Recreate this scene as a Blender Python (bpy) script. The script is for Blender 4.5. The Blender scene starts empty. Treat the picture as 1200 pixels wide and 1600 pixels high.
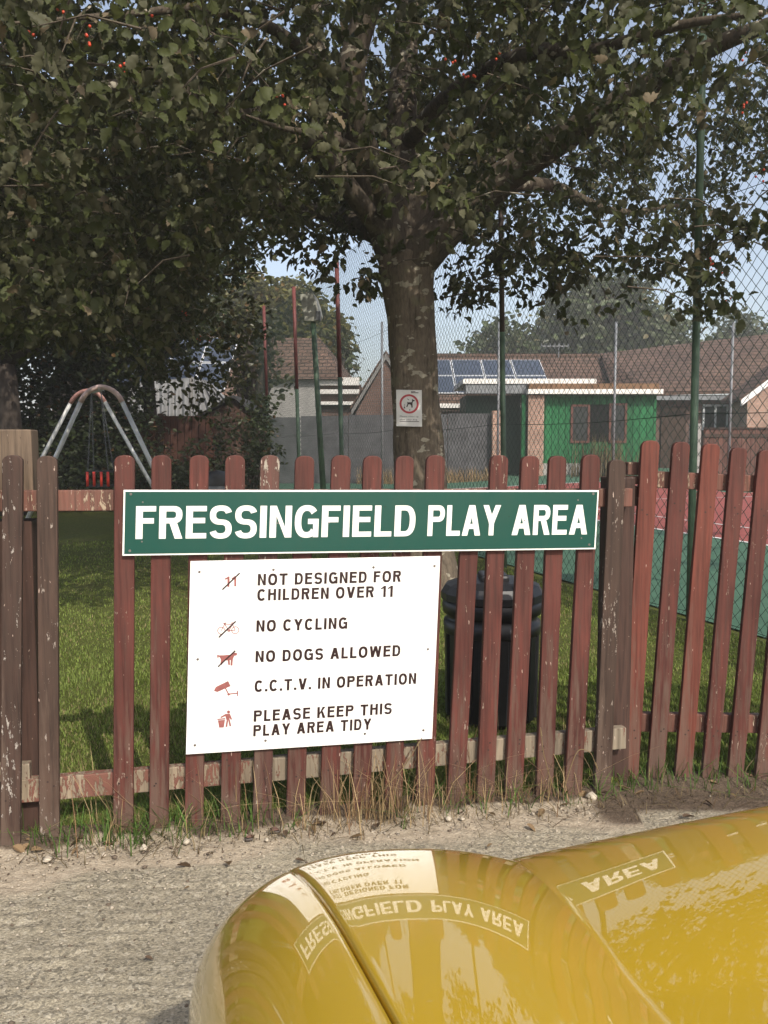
import bpy, bmesh, math, random
import numpy as np
from mathutils import Vector, Matrix

R = math.radians
rng = np.random.default_rng(7)
random.seed(7)
scene = bpy.context.scene
COL = scene.collection

# ------------------------------------------------------------------ camera, sky, sun, exposure
F = 1300.0                       # focal length in pixels of the 1200 px wide photograph
EYE = 1.2
PITCH = math.atan(103.0 / F)
cam = bpy.data.cameras.new('camera')
cam.sensor_fit = 'HORIZONTAL'
cam.sensor_width = 36.0
cam.lens = 36.0 * F / 1200.0
cam.clip_start = 0.05
cam.clip_end = 2000
cam_o = bpy.data.objects.new('camera', cam)
COL.objects.link(cam_o)
cam_o.location = (0, 0, EYE)
cam_o.rotation_euler = (math.pi / 2 - PITCH, 0, 0)
scene.camera = cam_o

SHIFT = (-0.50, 1.04)            # how far a shadow falls per metre of height
SUN_EL = math.atan(1 / math.hypot(*SHIFT))
SUN_AZ = math.atan2(-SHIFT[0], -SHIFT[1])       # clockwise from +Y
world = bpy.data.worlds.new('World')
scene.world = world
world.use_nodes = True
wn = world.node_tree.nodes
sky = wn.new('ShaderNodeTexSky')
sky.sky_type = 'NISHITA'
sky.sun_disc = False
sky.sun_elevation = SUN_EL
sky.sun_rotation = SUN_AZ
sky.air_density = 1.0
sky.dust_density = 3.0
sky.ozone_density = 1.0
wn['Background'].inputs['Strength'].default_value = 0.15
hs = wn.new('ShaderNodeHueSaturation')          # milky late-summer sky
hs.inputs['Saturation'].default_value = .72
hs.inputs['Value'].default_value = 1.06
world.node_tree.links.new(sky.outputs[0], hs.inputs['Color'])
world.node_tree.links.new(hs.outputs[0], wn['Background'].inputs['Color'])
sun = bpy.data.lights.new('sun', 'SUN')
sun.energy = 3.1
sun.angle = R(0.5)
sun.color = (1.0, 0.93, 0.82)
sun_o = bpy.data.objects.new('sun', sun)
COL.objects.link(sun_o)
sun_o.rotation_euler = Vector((SHIFT[0], SHIFT[1], -1)).to_track_quat('-Z', 'Y').to_euler()
scene.view_settings.view_transform = 'Standard'
scene.view_settings.look = 'None'
scene.view_settings.gamma = 1
scene.view_settings.exposure = 0.45
scene.cycles.max_bounces = 8
scene.cycles.transparent_max_bounces = 8

# ------------------------------------------------------------------ survey helpers: sight lines of the photograph
_cp, _sp = math.cos(PITCH), math.sin(PITCH)
def ray(px, py):
    a, b = (px - 600) / F, (800 - py) / F
    return Vector((a, b * _sp + _cp, b * _cp - _sp))
def at_y(px, py, Y):
    r = ray(px, py); return Vector((0, 0, EYE)) + r * (Y / r.y)
def at_z(px, py, z=0.0):
    r = ray(px, py); return Vector((0, 0, EYE)) + r * ((z - EYE) / r.z)
def at_plane(px, py, p, n):
    r = ray(px, py); o = Vector((0, 0, EYE)); return o + r * ((p - o).dot(n) / r.dot(n))

# ------------------------------------------------------------------ mesh helpers
LOC = {}
class MB:
    def __init__(s): s.v = []; s.f = []
    def add(s, vs, fs):
        b = len(s.v); s.v += [Vector(p) for p in vs]; s.f += [[i + b for i in f] for f in fs]
    def quad(s, a, b, c, d): s.add([a, b, c, d], [[0, 1, 2, 3]])
    def hexa(s, p):            # p: 4 bottom then 4 top corners, both counter-clockwise seen from above
        s.add(p, [[3, 2, 1, 0], [4, 5, 6, 7], [0, 1, 5, 4], [1, 2, 6, 5], [2, 3, 7, 6], [3, 0, 4, 7]])
    def box(s, x0, x1, y0, y1, z0, z1):
        s.hexa([(x0, y0, z0), (x1, y0, z0), (x1, y1, z0), (x0, y1, z0), (x0, y0, z1), (x1, y0, z1), (x1, y1, z1), (x0, y1, z1)])
    def beam(s, a, b, w, h, up=Vector((0, 0, 1))):      # box from a to b, w across, h along up
        a, b = Vector(a), Vector(b); d = (b - a).normalized(); r = d.cross(up).normalized(); u = r.cross(d)
        r, u = r * w / 2, u * h / 2
        s.hexa([a - r - u, a + r - u, b + r - u, b - r - u, a - r + u, a + r + u, b + r + u, b - r + u])
    def tube(s, pts, rad, n=8, cap=True):
        pts = [Vector(p) for p in pts]
        if not hasattr(rad, '__len__'): rad = [rad] * len(pts)
        b = len(s.v); ref = None
        for i, p in enumerate(pts):
            d = (pts[min(i + 1, len(pts) - 1)] - pts[max(i - 1, 0)]).normalized()
            if ref is None: ref = Vector((0.123, 0.97, 0.2)) if abs(d.y) < .9 else Vector((1, 0, 0.1))
            x = (ref - d * ref.dot(d)).normalized(); y = d.cross(x); ref = x
            for k in range(n):
                t = 2 * math.pi * k / n
                s.v.append(p + (x * math.cos(t) + y * math.sin(t)) * rad[i])
        for i in range(len(pts) - 1):
            for k in range(n):
                k2 = (k + 1) % n
                s.f.append([b + i * n + k, b + i * n + k2, b + (i + 1) * n + k2, b + (i + 1) * n + k])
        if cap:
            s.f.append([b + k for k in range(n)][::-1]); s.f.append([b + (len(pts) - 1) * n + k for k in range(n)])
    def lathe(s, prof, c, n=24):           # prof: (radius, z)
        c = Vector(c); b = len(s.v)
        for r, z in prof:
            for k in range(n):
                t = 2 * math.pi * k / n
                s.v.append(c + Vector((r * math.cos(t), r * math.sin(t), z)))
        for i in range(len(prof) - 1):
            for k in range(n):
                k2 = (k + 1) % n
                s.f.append([b + i * n + k, b + i * n + k2, b + (i + 1) * n + k2, b + (i + 1) * n + k])
    def prism(s, poly, o, ex, ey, ez):     # 2D outline on (o, ex, ey), extruded by ez
        o, ex, ey, ez = map(Vector, (o, ex, ey, ez)); n = len(poly)
        a = [o + ex * p[0] + ey * p[1] for p in poly]
        s.add(a + [p + ez for p in a], [list(range(n))[::-1], list(range(n, 2 * n))] + [[i, (i + 1) % n, n + (i + 1) % n, n + i] for i in range(n)])
    def build(s, name, mat, parent=None, smooth=False, origin=None, bevel=0, label=None):
        o = root_loc(parent) if parent else (Vector(origin) if origin is not None else Vector((0, 0, 0)))
        me = bpy.data.meshes.new(name)
        me.from_pydata([tuple(p - o) for p in s.v], [], s.f)
        ob = link(name, me, mat, parent, o, smooth)
        if bevel:
            m = ob.modifiers.new('bevel', 'BEVEL'); m.width = bevel; m.segments = 2; m.limit_method = 'ANGLE'; m.angle_limit = R(40)
        if label: ob['label'] = label
        return ob
def root_loc(o): return LOC[o.name]
def link(name, me, mat, parent, o, smooth=False):
    me.materials.append(mat)
    if smooth: me.shade_smooth()
    ob = bpy.data.objects.new(name, me); COL.objects.link(ob)
    LOC[ob.name] = Vector(o)
    if parent: ob.parent = parent
    else: ob.location = o
    return ob
def tag(o, label=None, cat=None, group=None, kind=None):
    for k, v in (('label', label), ('category', cat), ('group', group), ('kind', kind)):
        if v: o[k] = v
    return o
def thing(name, label, cat, loc, group=None):
    o = bpy.data.objects.new(name, None); COL.objects.link(o); o.location = loc; o.empty_display_size = .2
    LOC[o.name] = Vector(loc)
    return tag(o, label, cat, group)
def np_mesh(name, V, faces, mat, parent=None, origin=(0, 0, 0), smooth=False, attrs=None):
    """V (n,3) world; faces: list of (m,k) index arrays"""
    o = root_loc(parent) if parent else Vector(origin)
    V = np.asarray(V, dtype=np.float32) - np.array(o, dtype=np.float32)
    me = bpy.data.meshes.new(name)
    me.vertices.add(len(V)); me.vertices.foreach_set('co', V.ravel())
    loops = np.concatenate([f.ravel() for f in faces]).astype(np.int32)
    tot = np.concatenate([np.full(len(f), f.shape[1]) for f in faces]).astype(np.int32)
    st = np.concatenate([[0], np.cumsum(tot)[:-1]]).astype(np.int32)
    me.loops.add(len(loops)); me.loops.foreach_set('vertex_index', loops)
    me.polygons.add(len(tot)); me.polygons.foreach_set('loop_start', st)
    me.update(calc_edges=True)
    for k, a in (attrs or {}).items():
        at = me.attributes.new(k, 'FLOAT', 'POINT'); at.data.foreach_set('value', np.asarray(a, dtype=np.float32))
    return link(name, me, mat, parent, o, smooth)
def vnoise(x, y, seed=0):
    """smooth 2D value noise 0..1"""
    g = np.random.default_rng(seed).random((256, 256))
    xi, yi = np.floor(x).astype(int), np.floor(y).astype(int); fx, fy = x - xi, y - yi
    fx, fy = fx * fx * (3 - 2 * fx), fy * fy * (3 - 2 * fy)
    a = g[xi % 256, yi % 256]; b = g[(xi + 1) % 256, yi % 256]; c = g[xi % 256, (yi + 1) % 256]; d = g[(xi + 1) % 256, (yi + 1) % 256]
    return (a * (1 - fx) + b * fx) * (1 - fy) + (c * (1 - fx) + d * fx) * fy
def sstep(a, b, x):
    t = np.clip((x - a) / (b - a), 0, 1); return t * t * (3 - 2 * t)

# ------------------------------------------------------------------ materials
class NT:
    def __init__(s, name):
        s.m = bpy.data.materials.new(name); s.m.use_nodes = True
        s.t = s.m.node_tree; s.b = s.t.nodes['Principled BSDF']
    def n(s, typ, **kw):
        x = s.t.nodes.new('ShaderNode' + typ)
        for k, v in kw.items():
            if k.startswith('i_'): x.inputs[k[2:].replace('_', ' ')].default_value = v
            else: setattr(x, k, v)
        return x
    def l(s, a, b): s.t.links.new(a, b)
    def coord(s, scale=(1, 1, 1), out='Object'):
        c = s.n('TexCoord'); m = s.n('Mapping'); m.inputs['Scale'].default_value = scale
        s.l(c.outputs[out], m.inputs['Vector']); return m.outputs[0]
    def noise(s, scale, vec=None, detail=4, rough=.6):
        x = s.n('TexNoise'); x.inputs['Scale'].default_value = scale; x.inputs['Detail'].default_value = detail; x.inputs['Roughness'].default_value = rough
        if vec is not None: s.l(vec, x.inputs['Vector'])
        return x.outputs['Fac']
    def ramp(s, fac, stops):
        r = s.n('ValToRGB'); e = r.color_ramp.elements
        while len(e) > len(stops): e.remove(e[-1])
        while len(e) < len(stops): e.new(.5)
        for q, (p, c) in zip(e, stops):
            q.position = p; q.color = (c, c, c, 1) if not hasattr(c, '__len__') else (*c, 1)
        s.l(fac, r.inputs[0]); return r.outputs[0]
    def mix(s, fac, a, b, mode='MIX'):
        x = s.n('Mix', data_type='RGBA', blend_type=mode)
        for sock, v in ((x.inputs[0], fac), (x.inputs[6], a), (x.inputs[7], b)):
            if isinstance(v, bpy.types.NodeSocket): s.l(v, sock)
            elif hasattr(v, '__len__'): sock.default_value = (*v, 1)
            else: sock.default_value = v
        return x.outputs[2]
    def bump(s, h, dist=.003, strength=1):
        b = s.n('Bump'); b.inputs['Distance'].default_value = dist; b.inputs['Strength'].default_value = strength
        s.l(h, b.inputs['Height']); s.l(b.outputs[0], s.b.inputs['Normal'])
    def base(s, c, rough=.6, spec=.3, metal=0):
        if isinstance(c, bpy.types.NodeSocket): s.l(c, s.b.inputs['Base Color'])
        else: s.b.inputs['Base Color'].default_value = (*c, 1)
        s.b.inputs['Roughness'].default_value = rough; s.b.inputs['Specular IOR Level'].default_value = spec; s.b.inputs['Metallic'].default_value = metal
        return s
def plain(name, c, rough=.6, spec=.3, metal=0, var=.25, scale=8, bump=0):
    t = NT(name); v = t.coord()
    f = t.ramp(t.noise(scale, v), [(.3, 1 - var), (.7, 1 + var * .4)])
    t.base(t.mix(1, c, f, 'MULTIPLY'), rough, spec, metal)
    if bump: t.bump(t.noise(scale * 6, v), bump)
    return t.m

def painted_wood(name, paint, wood, flake, fleck=(.55, .42, .35), flake_at=.62):
    t = NT(name); v = t.coord((26, 26, 2.2)); v2 = t.coord((38, 38, 11)); v3 = t.coord((3, 3, 1.3))
    grain = t.noise(3.0, v, 6, .65)
    tone = t.ramp(t.noise(1.9, v3, 3), [(.28, .50), (.72, 1.22)])
    c = t.mix(1, paint, tone, 'MULTIPLY')
    c = t.mix(t.ramp(grain, [(.35, .0), (.66, .85)]), c, wood)
    st = t.noise(1.0, t.coord((90, 90, 3.5)), 3, .6)
    c = t.mix(1, c, t.ramp(st, [(.30, .60), (.52, 1.0), (.75, 1.15)]), 'MULTIPLY')
    gw = t.n('Attribute', attribute_name='foot'); gj = t.n('Math', operation='MULTIPLY_ADD'); t.l(grain, gj.inputs[0]); gj.inputs[1].default_value = .9; t.l(gw.outputs['Fac'], gj.inputs[2])
    c = t.mix(t.ramp(gj.outputs[0], [(.80, 0), (1.2, .6)]), c, (.130, .090, .068))
    big = t.noise(2.3, v3, 5, .6)
    peel = t.noise(2.2, v2, 4, .7)
    m = t.n('Math', operation='MULTIPLY_ADD'); t.l(big, m.inputs[0]); m.inputs[1].default_value = .45; t.l(peel, m.inputs[2])
    pm = t.ramp(m.outputs[0], [(flake_at + .20, 0), (flake_at + .225, 1)])
    c = t.mix(pm, c, flake)
    fl = t.noise(1.0, t.coord((120, 120, 28)), 2)
    c = t.mix(t.ramp(fl, [(.735, 0), (.75, .75)]), c, fleck)
    t.base(c, .62, .25)
    b = t.mix(.5, grain, pm); t.bump(b, .0022)
    return t.m
def weathered(name, c, dirt, rough):
    t = NT(name); n = t.noise(1.6, t.coord((16, 16, 3)), 5, .7); n2 = t.noise(4, t.coord(), 5, .6); sp = t.noise(60, t.coord(), 3)
    c = t.mix(t.ramp(n, [(.52, 0), (.78, .55)]), c, dirt); c = t.mix(t.ramp(n2, [(.55, 0), (.75, .35)]), c, dirt)
    c = t.mix(t.ramp(sp, [(.70, 0), (.73, .6)]), c, [k * .6 for k in dirt])
    t.base(c, rough, .45); t.bump(t.noise(3, t.coord(), 2), .004, .4); return t.m
M = {}
M['picket_red'] = painted_wood('picket_red', (.112, .033, .025), (.072, .031, .024), (.27, .20, .155), flake_at=.705)
M['picket_bright'] = painted_wood('picket_bright', (.165, .046, .031), (.12, .042, .03), (.30, .22, .17), flake_at=.78)
M['picket_brown'] = painted_wood('picket_brown', (.075, .046, .034), (.05, .032, .024), (.30, .25, .21), flake_at=.66)
M['picket_worn'] = painted_wood('picket_worn', (.115, .05, .04), (.09, .055, .042), (.33, .29, .235), flake_at=.635)
M['picket_flecked'] = painted_wood('picket_flecked', (.080, .046, .035), (.05, .033, .025), (.36, .32, .28), flake_at=.66)
M['rail_grey'] = painted_wood('rail_grey', (.30, .25, .185), (.20, .16, .115), (.17, .075, .055), flake_at=.60)
M['rail_red'] = painted_wood('rail_red', (.185, .075, .055), (.13, .075, .055), (.33, .255, .18), flake_at=.63)
M['rail_worn'] = painted_wood('rail_worn', (.30, .24, .17), (.2, .155, .11), (.17, .075, .055), flake_at=.53)
M['post_tan'] = painted_wood('post_tan', (.175, .125, .085), (.095, .068, .048), (.07, .05, .04), flake_at=.70, fleck=(.25, .2, .16))
M['post_dark'] = painted_wood('post_dark', (.075, .040, .030), (.05, .03, .024), (.16, .12, .09), flake_at=.72)
M['white_paint'] = plain('white_paint', (.80, .80, .79), .35, .4, var=.05, scale=5)
M['sign_green'] = weathered('sign_green', (.005, .060, .044), (.020, .064, .045), .33)
M['sign_cream'] = plain('sign_cream', (.82, .81, .76), .35, .45, var=.05, scale=6)
M['sign_white'] = weathered('sign_white', (.86, .85, .82), (.60, .57, .47), .36)
M['letter_dark'] = plain('letter_dark', (.030, .014, .013), .4, .4, var=.2, scale=30)
M['icon_red'] = plain('icon_red', (.30, .105, .095), .45, .35, var=.25, scale=40)
M['ring_red'] = plain('ring_red', (.42, .045, .055), .45, .35, var=.1, scale=20)
M['sign_grey'] = plain('sign_grey', (.66, .64, .62), .4, .4, var=.12, scale=9)
M['screw'] = plain('screw', (.23, .20, .18), .4, .5, metal=.6, var=.3, scale=80)
M['nail'] = plain('nail', (.045, .028, .022), .7, .3, var=.4, scale=90)
M['rust'] = plain('rust', (.16, .05, .02), .8, .2, var=.4, scale=120)
M['black_plastic'] = plain('black_plastic', (.018, .018, .020), .42, .45, var=.25, scale=14)
M['black_gap'] = plain('black_gap', (.008, .008, .008), .9, .1, var=.2)
M['tyre'] = plain('tyre', (.022, .022, .022), .85, .2, var=.2)
M['alloy'] = plain('alloy', (.5, .5, .5), .3, .5, metal=.9, var=.1)
M['steel'] = plain('steel', (.60, .60, .58), .45, .5, metal=.2, var=.2, scale=12)
M['swing_paint'] = plain('swing_paint', (.70, .50, .45), .5, .4, var=.25, scale=9)
M['swing_red'] = plain('swing_red', (.52, .27, .23), .5, .4, var=.25, scale=9)
M['seat_red'] = plain('seat_red', (.70, .05, .03), .4, .4, var=.1)
M['pole_green'] = plain('pole_green', (.072, .122, .076), .5, .35, var=.35, scale=11)
M['pole_red'] = plain('pole_red', (.14, .040, .036), .55, .3, var=.35, scale=11)
M['pole_dark'] = plain('pole_dark', (.065, .045, .035), .6, .3, var=.35, scale=11)
M['wire_green'] = plain('wire_green', (.022, .045, .034), .5, .3, var=.2)
M['court_lamp'] = plain('court_lamp', (.36, .36, .31), .55, .35, var=.3, scale=16)
M['glass_dark'] = plain('glass_dark', (.018, .022, .024), .18, .35, var=.2, scale=3)
M['grey_board'] = plain('grey_board', (.085, .083, .088), .8, .2, var=.4, scale=3, bump=.004)
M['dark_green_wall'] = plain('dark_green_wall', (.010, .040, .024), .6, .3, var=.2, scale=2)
M['frame_red'] = plain('frame_red', (.10, .038, .028), .5, .3, var=.2)
M['upvc'] = plain('upvc', (.62, .64, .66), .3, .4, var=.05)
M['fascia'] = plain('fascia', (.74, .72, .68), .5, .3, var=.12, scale=3)
M['render_wall'] = plain('render_wall', (.33, .32, .305), .9, .15, var=.2, scale=3)
M['tarp'] = plain('tarp', (.17, .17, .17), .55, .3, var=.18, scale=1.4)
M['panel_blue'] = plain('panel_blue', (.048, .060, .088), .12, .6, var=.15, scale=2)
M['dark_timber'] = plain('dark_timber', (.055, .035, .026), .8, .2, var=.4, scale=5)
M['grey_timber'] = plain('grey_timber', (.20, .19, .18), .8, .2, var=.3, scale=5)
M['felt'] = plain('felt', (.05, .05, .052), .9, .1, var=.3)
M['brown_gravel_roof'] = plain('brown_gravel_roof', (.20, .12, .07), .9, .1, var=.5, scale=3)
M['galv'] = plain('galv', (.20, .21, .22), .5, .4, metal=.3, var=.3, scale=10)

def board_fence(name, c, pitch=.14):
    t = NT(name); co = t.n('TexCoord'); sx = t.n('SeparateXYZ'); t.l(co.outputs['Object'], sx.inputs[0])
    a = t.n('Math', operation='MULTIPLY'); t.l(sx.outputs[0], a.inputs[0]); a.inputs[1].default_value = 1 / pitch
    fr = t.n('Math', operation='FRACT'); t.l(a.outputs[0], fr.inputs[0])
    fl = t.n('Math', operation='FLOOR'); t.l(a.outputs[0], fl.inputs[0])
    wn_ = t.n('TexWhiteNoise', noise_dimensions='1D'); t.l(fl.outputs[0], wn_.inputs['W'])
    gap = t.ramp(fr.outputs[0], [(.0, .15), (.06, 1), (.94, 1), (1, .15)])
    g = t.noise(3, t.coord((12, 12, 1.5)), 5)
    col = t.mix(1, c, t.ramp(g, [(.3, .6), (.7, 1.3)]), 'MULTIPLY')
    col = t.mix(1, col, t.ramp(wn_.outputs[0], [(0, .75), (1, 1.2)]), 'MULTIPLY')
    col = t.mix(1, col, gap, 'MULTIPLY')
    t.base(col, .8, .2); t.bump(gap, .012); return t.m
M['green_wall'] = board_fence('green_wall', (.017, .120, .044), .22)
M['wood_fence_red'] = board_fence('wood_fence_red', (.060, .026, .018))  # boards darkened: shade of hedge and trees is put into the colour
M['wood_fence_brown'] = board_fence('wood_fence_brown', (.115, .055, .042))
M['wood_shed'] = board_fence('wood_shed', (.07, .04, .03), .12)

def bricks(name, c1, c2, mortar, bw, bh, msize=.012, xz=True, tile=False, bumpd=.01):
    t = NT(name); co = t.n('TexCoord'); sx = t.n('SeparateXYZ'); cb = t.n('CombineXYZ')
    t.l(co.outputs['Object'], sx.inputs[0]); ad = t.n('Math', operation='ADD')
    t.l(sx.outputs[0], ad.inputs[0])
    if not tile: t.l(sx.outputs[1], ad.inputs[1])
    else: ad.inputs[1].default_value = 0
    t.l(ad.outputs[0], cb.inputs[0]); t.l(sx.outputs[2], cb.inputs[1])
    b = t.n('TexBrick'); t.l(cb.outputs[0], b.inputs['Vector'])
    b.inputs['Color1'].default_value = (*c1, 1); b.inputs['Color2'].default_value = (*c2, 1); b.inputs['Mortar'].default_value = (*mortar, 1)
    b.inputs['Scale'].default_value = 1; b.inputs['Brick Width'].default_value = bw; b.inputs['Row Height'].default_value = bh
    b.inputs['Mortar Size'].default_value = msize; b.inputs['Bias'].default_value = -.1; b.inputs['Mortar Smooth'].default_value = .3
    n = t.noise(1.2, t.coord(), 5)
    c = t.mix(1, b.outputs['Color'], t.ramp(n, [(.3, .65), (.7, 1.3)]), 'MULTIPLY')
    n2 = t.noise(9, t.coord(), 3)
    c = t.mix(t.ramp(n2, [(.66, 0), (.74, .5)]), c, (.30, .26, .21))
    t.base(c, .85, .2)
    inv = t.n('Math', operation='SUBTRACT'); inv.inputs[0].default_value = 1; t.l(b.outputs['Fac'], inv.inputs[1]); t.bump(inv.outputs[0], bumpd)
    return t.m
M['roof_tile'] = bricks('roof_tile', (.128, .080, .060), (.098, .064, .050), (.045, .03, .024), .34, .155, .02, tile=True, bumpd=.03)
M['roof_tile_left'] = bricks('roof_tile_left', (.16, .10, .075), (.12, .08, .06), (.05, .035, .03), .34, .155, .02, tile=True, bumpd=.03)
M['pink_brick'] = bricks('pink_brick', (.40, .24, .18), (.33, .20, .15), (.36, .30, .25), .225, .075, .010)
M['brown_brick'] = bricks('brown_brick', (.14, .08, .06), (.10, .06, .05), (.13, .11, .10), .225, .075, .010)

# ground materials
def mat_concrete():
    t = NT('concrete'); v = t.coord()
    big = t.noise(2.2, v, 5, .65); mid = t.noise(170, t.coord((.8, 1.2, 1)), 6, .8)
    vo = t.n('TexVoronoi'); vo.inputs['Scale'].default_value = 150; t.l(v, vo.inputs['Vector'])
    agg = t.n('TexVoronoi'); agg.inputs['Scale'].default_value = 120; t.l(v, agg.inputs['Vector'])
    c = t.ramp(mid, [(.32, (.125, .108, .078)), (.48, (.275, .240, .175)), (.66, (.43, .38, .285))])
    sp = t.n('SeparateColor'); t.l(agg.outputs['Color'], sp.inputs[0])
    c = t.mix(t.ramp(sp.outputs[0], [(.78, 0), (.82, .35)]), c, (.50, .45, .36))
    c = t.mix(t.ramp(sp.outputs[1], [(.80, 0), (.84, .55)]), c, (.10, .09, .07))
    c = t.mix(1, c, t.ramp(big, [(.3, .78), (.7, 1.18)]), 'MULTIPLY')
    # sandy dirt washed along the fence: attribute gives the distance from it
    at = t.n('Attribute', attribute_name='sand')
    j = t.n('Math', operation='MULTIPLY_ADD'); t.l(mid, j.inputs[0]); j.inputs[1].default_value = .55; t.l(at.outputs['Fac'], j.inputs[2])
    sand = t.ramp(t.noise(60, v, 4, .7), [(.3, (.31, .25, .18)), (.7, (.47, .395, .30))])
    c = t.mix(t.ramp(j.outputs[0], [(.62, 0), (.86, .88)]), c, sand)
    soil = t.n('Attribute', attribute_name='soil')
    j2 = t.n('Math', operation='MULTIPLY_ADD'); t.l(mid, j2.inputs[0]); j2.inputs[1].default_value = .6; t.l(soil.outputs['Fac'], j2.inputs[2])
    c = t.mix(t.ramp(j2.outputs[0], [(.72, 0), (.92, .95)]), c, t.ramp(mid, [(.3, (.045, .033, .024)), (.7, (.14, .10, .07))]))
    t.base(c, .93, .15)
    h = t.mix(.5, mid, vo.outputs['Distance']); t.bump(h, .006); return t.m
M['concrete'] = mat_concrete()
def mat_grass_ground(name, a, b):
    t = NT(name); v = t.coord()
    c = t.ramp(t.noise(26, v, 6, .7), [(.3, a), (.7, b)])
    c = t.mix(t.ramp(t.noise(1.7, v, 3), [(.52, 0), (.72, .45)]), c, (.14, .115, .045))
    t.base(c, .95, .1); t.bump(t.noise(140, v, 4), .02); return t.m
M['lawn'] = mat_grass_ground('lawn', (.060, .070, .018), (.15, .165, .042))
M['rough_ground'] = mat_grass_ground('rough_ground', (.04, .05, .016), (.10, .115, .04))
M['court_green'] = plain('court_green', (.060, .130, .085), .85, .2, var=.2, scale=4, bump=.002)
M['court_red'] = plain('court_red', (.26, .070, .060), .85, .2, var=.18, scale=4, bump=.002)
M['line_white'] = plain('line_white', (.72, .72, .70), .8, .2, var=.12, scale=8)

def mat_leaf(name, top, under, dead, trans=.25, dead_frac=.05, spec=.35, rough=.42):
    t = NT(name); at = t.n('Attribute', attribute_name='tint')
    tone = t.ramp(at.outputs['Fac'], [(0, .55), (.9, 1.45)])
    g = t.n('NewGeometry')
    c = t.mix(g.outputs['Backfacing'], top, under)
    c = t.mix(1, c, tone, 'MULTIPLY')
    c = t.mix(t.ramp(at.outputs['Fac'], [(1 - dead_frac - .005, 0), (1 - dead_frac, 1)]), c, dead)
    t.base(c, rough, spec)
    tr = t.n('BsdfTranslucent'); t.l(t.mix(1, c, (1.3, 1.5, .7), 'MULTIPLY'), tr.inputs[0])
    mx = t.n('MixShader'); mx.inputs[0].default_value = trans
    t.l(t.b.outputs[0], mx.inputs[1]); t.l(tr.outputs[0], mx.inputs[2])
    t.l(mx.outputs[0], t.t.nodes['Material Output'].inputs[0]); return t.m
M['leaf'] = mat_leaf('leaf', (.046, .053, .018), (.078, .077, .044), (.16, .125, .080), trans=.26, dead_frac=.045, spec=.16, rough=.55)
M['leaf_dark'] = mat_leaf('leaf_dark', (.030, .042, .014), (.05, .06, .03), (.12, .07, .03), dead_frac=.02)
M['leaf_olive'] = mat_leaf('leaf_olive', (.105, .098, .022), (.07, .075, .025), (.15, .10, .03), dead_frac=.05)
M['leaf_far'] = mat_leaf('leaf_far', (.060, .080, .032), (.08, .095, .045), (.13, .11, .05), dead_frac=.03)
M['blade'] = mat_leaf('blade', (.165, .215, .044), (.17, .215, .05), (.30, .24, .12), trans=.3, dead_frac=.08, rough=.6, spec=.2)
M['weed'] = mat_leaf('weed', (.075, .135, .028), (.08, .14, .03), (.30, .24, .13), trans=.3, dead_frac=.10, rough=.6, spec=.2)
M['cane'] = mat_leaf('cane', (.13, .10, .055), (.13, .10, .055), (.09, .06, .035), trans=.1, dead_frac=.3, rough=.8, spec=.1)
M['straw'] = mat_leaf('straw', (.36, .26, .14), (.36, .26, .14), (.22, .13, .07), trans=.15, dead_frac=.3, rough=.7, spec=.15)
def mat_bark(name, a, b, lichen=True):
    t = NT(name); v = t.coord()
    n = t.noise(7, t.coord((1, 1, .55)), 6, .65); f = t.noise(40, t.coord((1.6, 1.6, .5)), 5)
    c = t.mix(.5, t.ramp(n, [(.3, a), (.7, b)]), t.ramp(f, [(.3, a), (.7, b)]))
    if lichen:
        l = t.noise(8.5, t.coord((1, 1, 1.8)), 3, .45)
        z = t.n('SeparateXYZ'); t.l(t.coord(), z.inputs[0])
        c = t.mix(t.ramp(l, [(.625, 0), (.65, .8)]), c, (.34, .31, .24))
        l2 = t.noise(5.2, t.coord((1, 1, 1.3)), 4, .5)
        c = t.mix(t.ramp(l2, [(.60, 0), (.68, .5)]), c, (.15, .14, .085))
    cr = t.noise(9, t.coord((2.2, 2.2, .32)), 4, .7); c = t.mix(1, c, t.ramp(cr, [(.36, .55), (.46, 1)]), 'MULTIPLY')
    t.base(c, .9, .15); t.bump(t.mix(.5, t.mix(.5, n, f), cr), .022); return t.m
M['bark'] = mat_bark('bark', (.070, .055, .041), (.190, .152, .112))
M['bark_limb_shaded'] = mat_bark('bark_limb_shaded', (.045, .036, .027), (.120, .096, .070))  # trunk bark darkened: foliage shade on limbs and twigs is in the colour
M['bark_dark'] = mat_bark('bark_dark', (.03, .024, .02), (.07, .055, .045), False)
M['berry'] = plain('berry', (.55, .06, .02), .35, .5, var=.2)
M['stone'] = plain('stone', (.50, .44, .35), .85, .2, var=.35, scale=30)
M['pebble'] = mat_leaf('pebble', (.36, .31, .245), (.36, .31, .245), (.13, .10, .075), trans=0, dead_frac=.22, rough=.9, spec=.15)
def mat_carpaint():
    t = NT('car_paint'); v = t.coord()
    d = t.noise(3, v, 5, .6); sp = t.noise(160, v, 2)
    c = t.mix(t.ramp(d, [(.45, 0), (.8, .10)]), (.50, .315, .013), (.41, .31, .13))
    c = t.mix(t.ramp(sp, [(.70, 0), (.76, .35)]), c, (.45, .36, .20))
    t.base(c, .38, .3)
    t.b.inputs['Coat Weight'].default_value = 1.0; t.b.inputs['Coat IOR'].default_value = 1.70
    cr = t.n('Math', operation='MULTIPLY_ADD'); t.l(d, cr.inputs[0]); cr.inputs[1].default_value = .03; cr.inputs[2].default_value = .004
    t.l(cr.outputs[0], t.b.inputs['Coat Roughness'])
    return t.m
M['car_paint'] = mat_carpaint()

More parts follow.
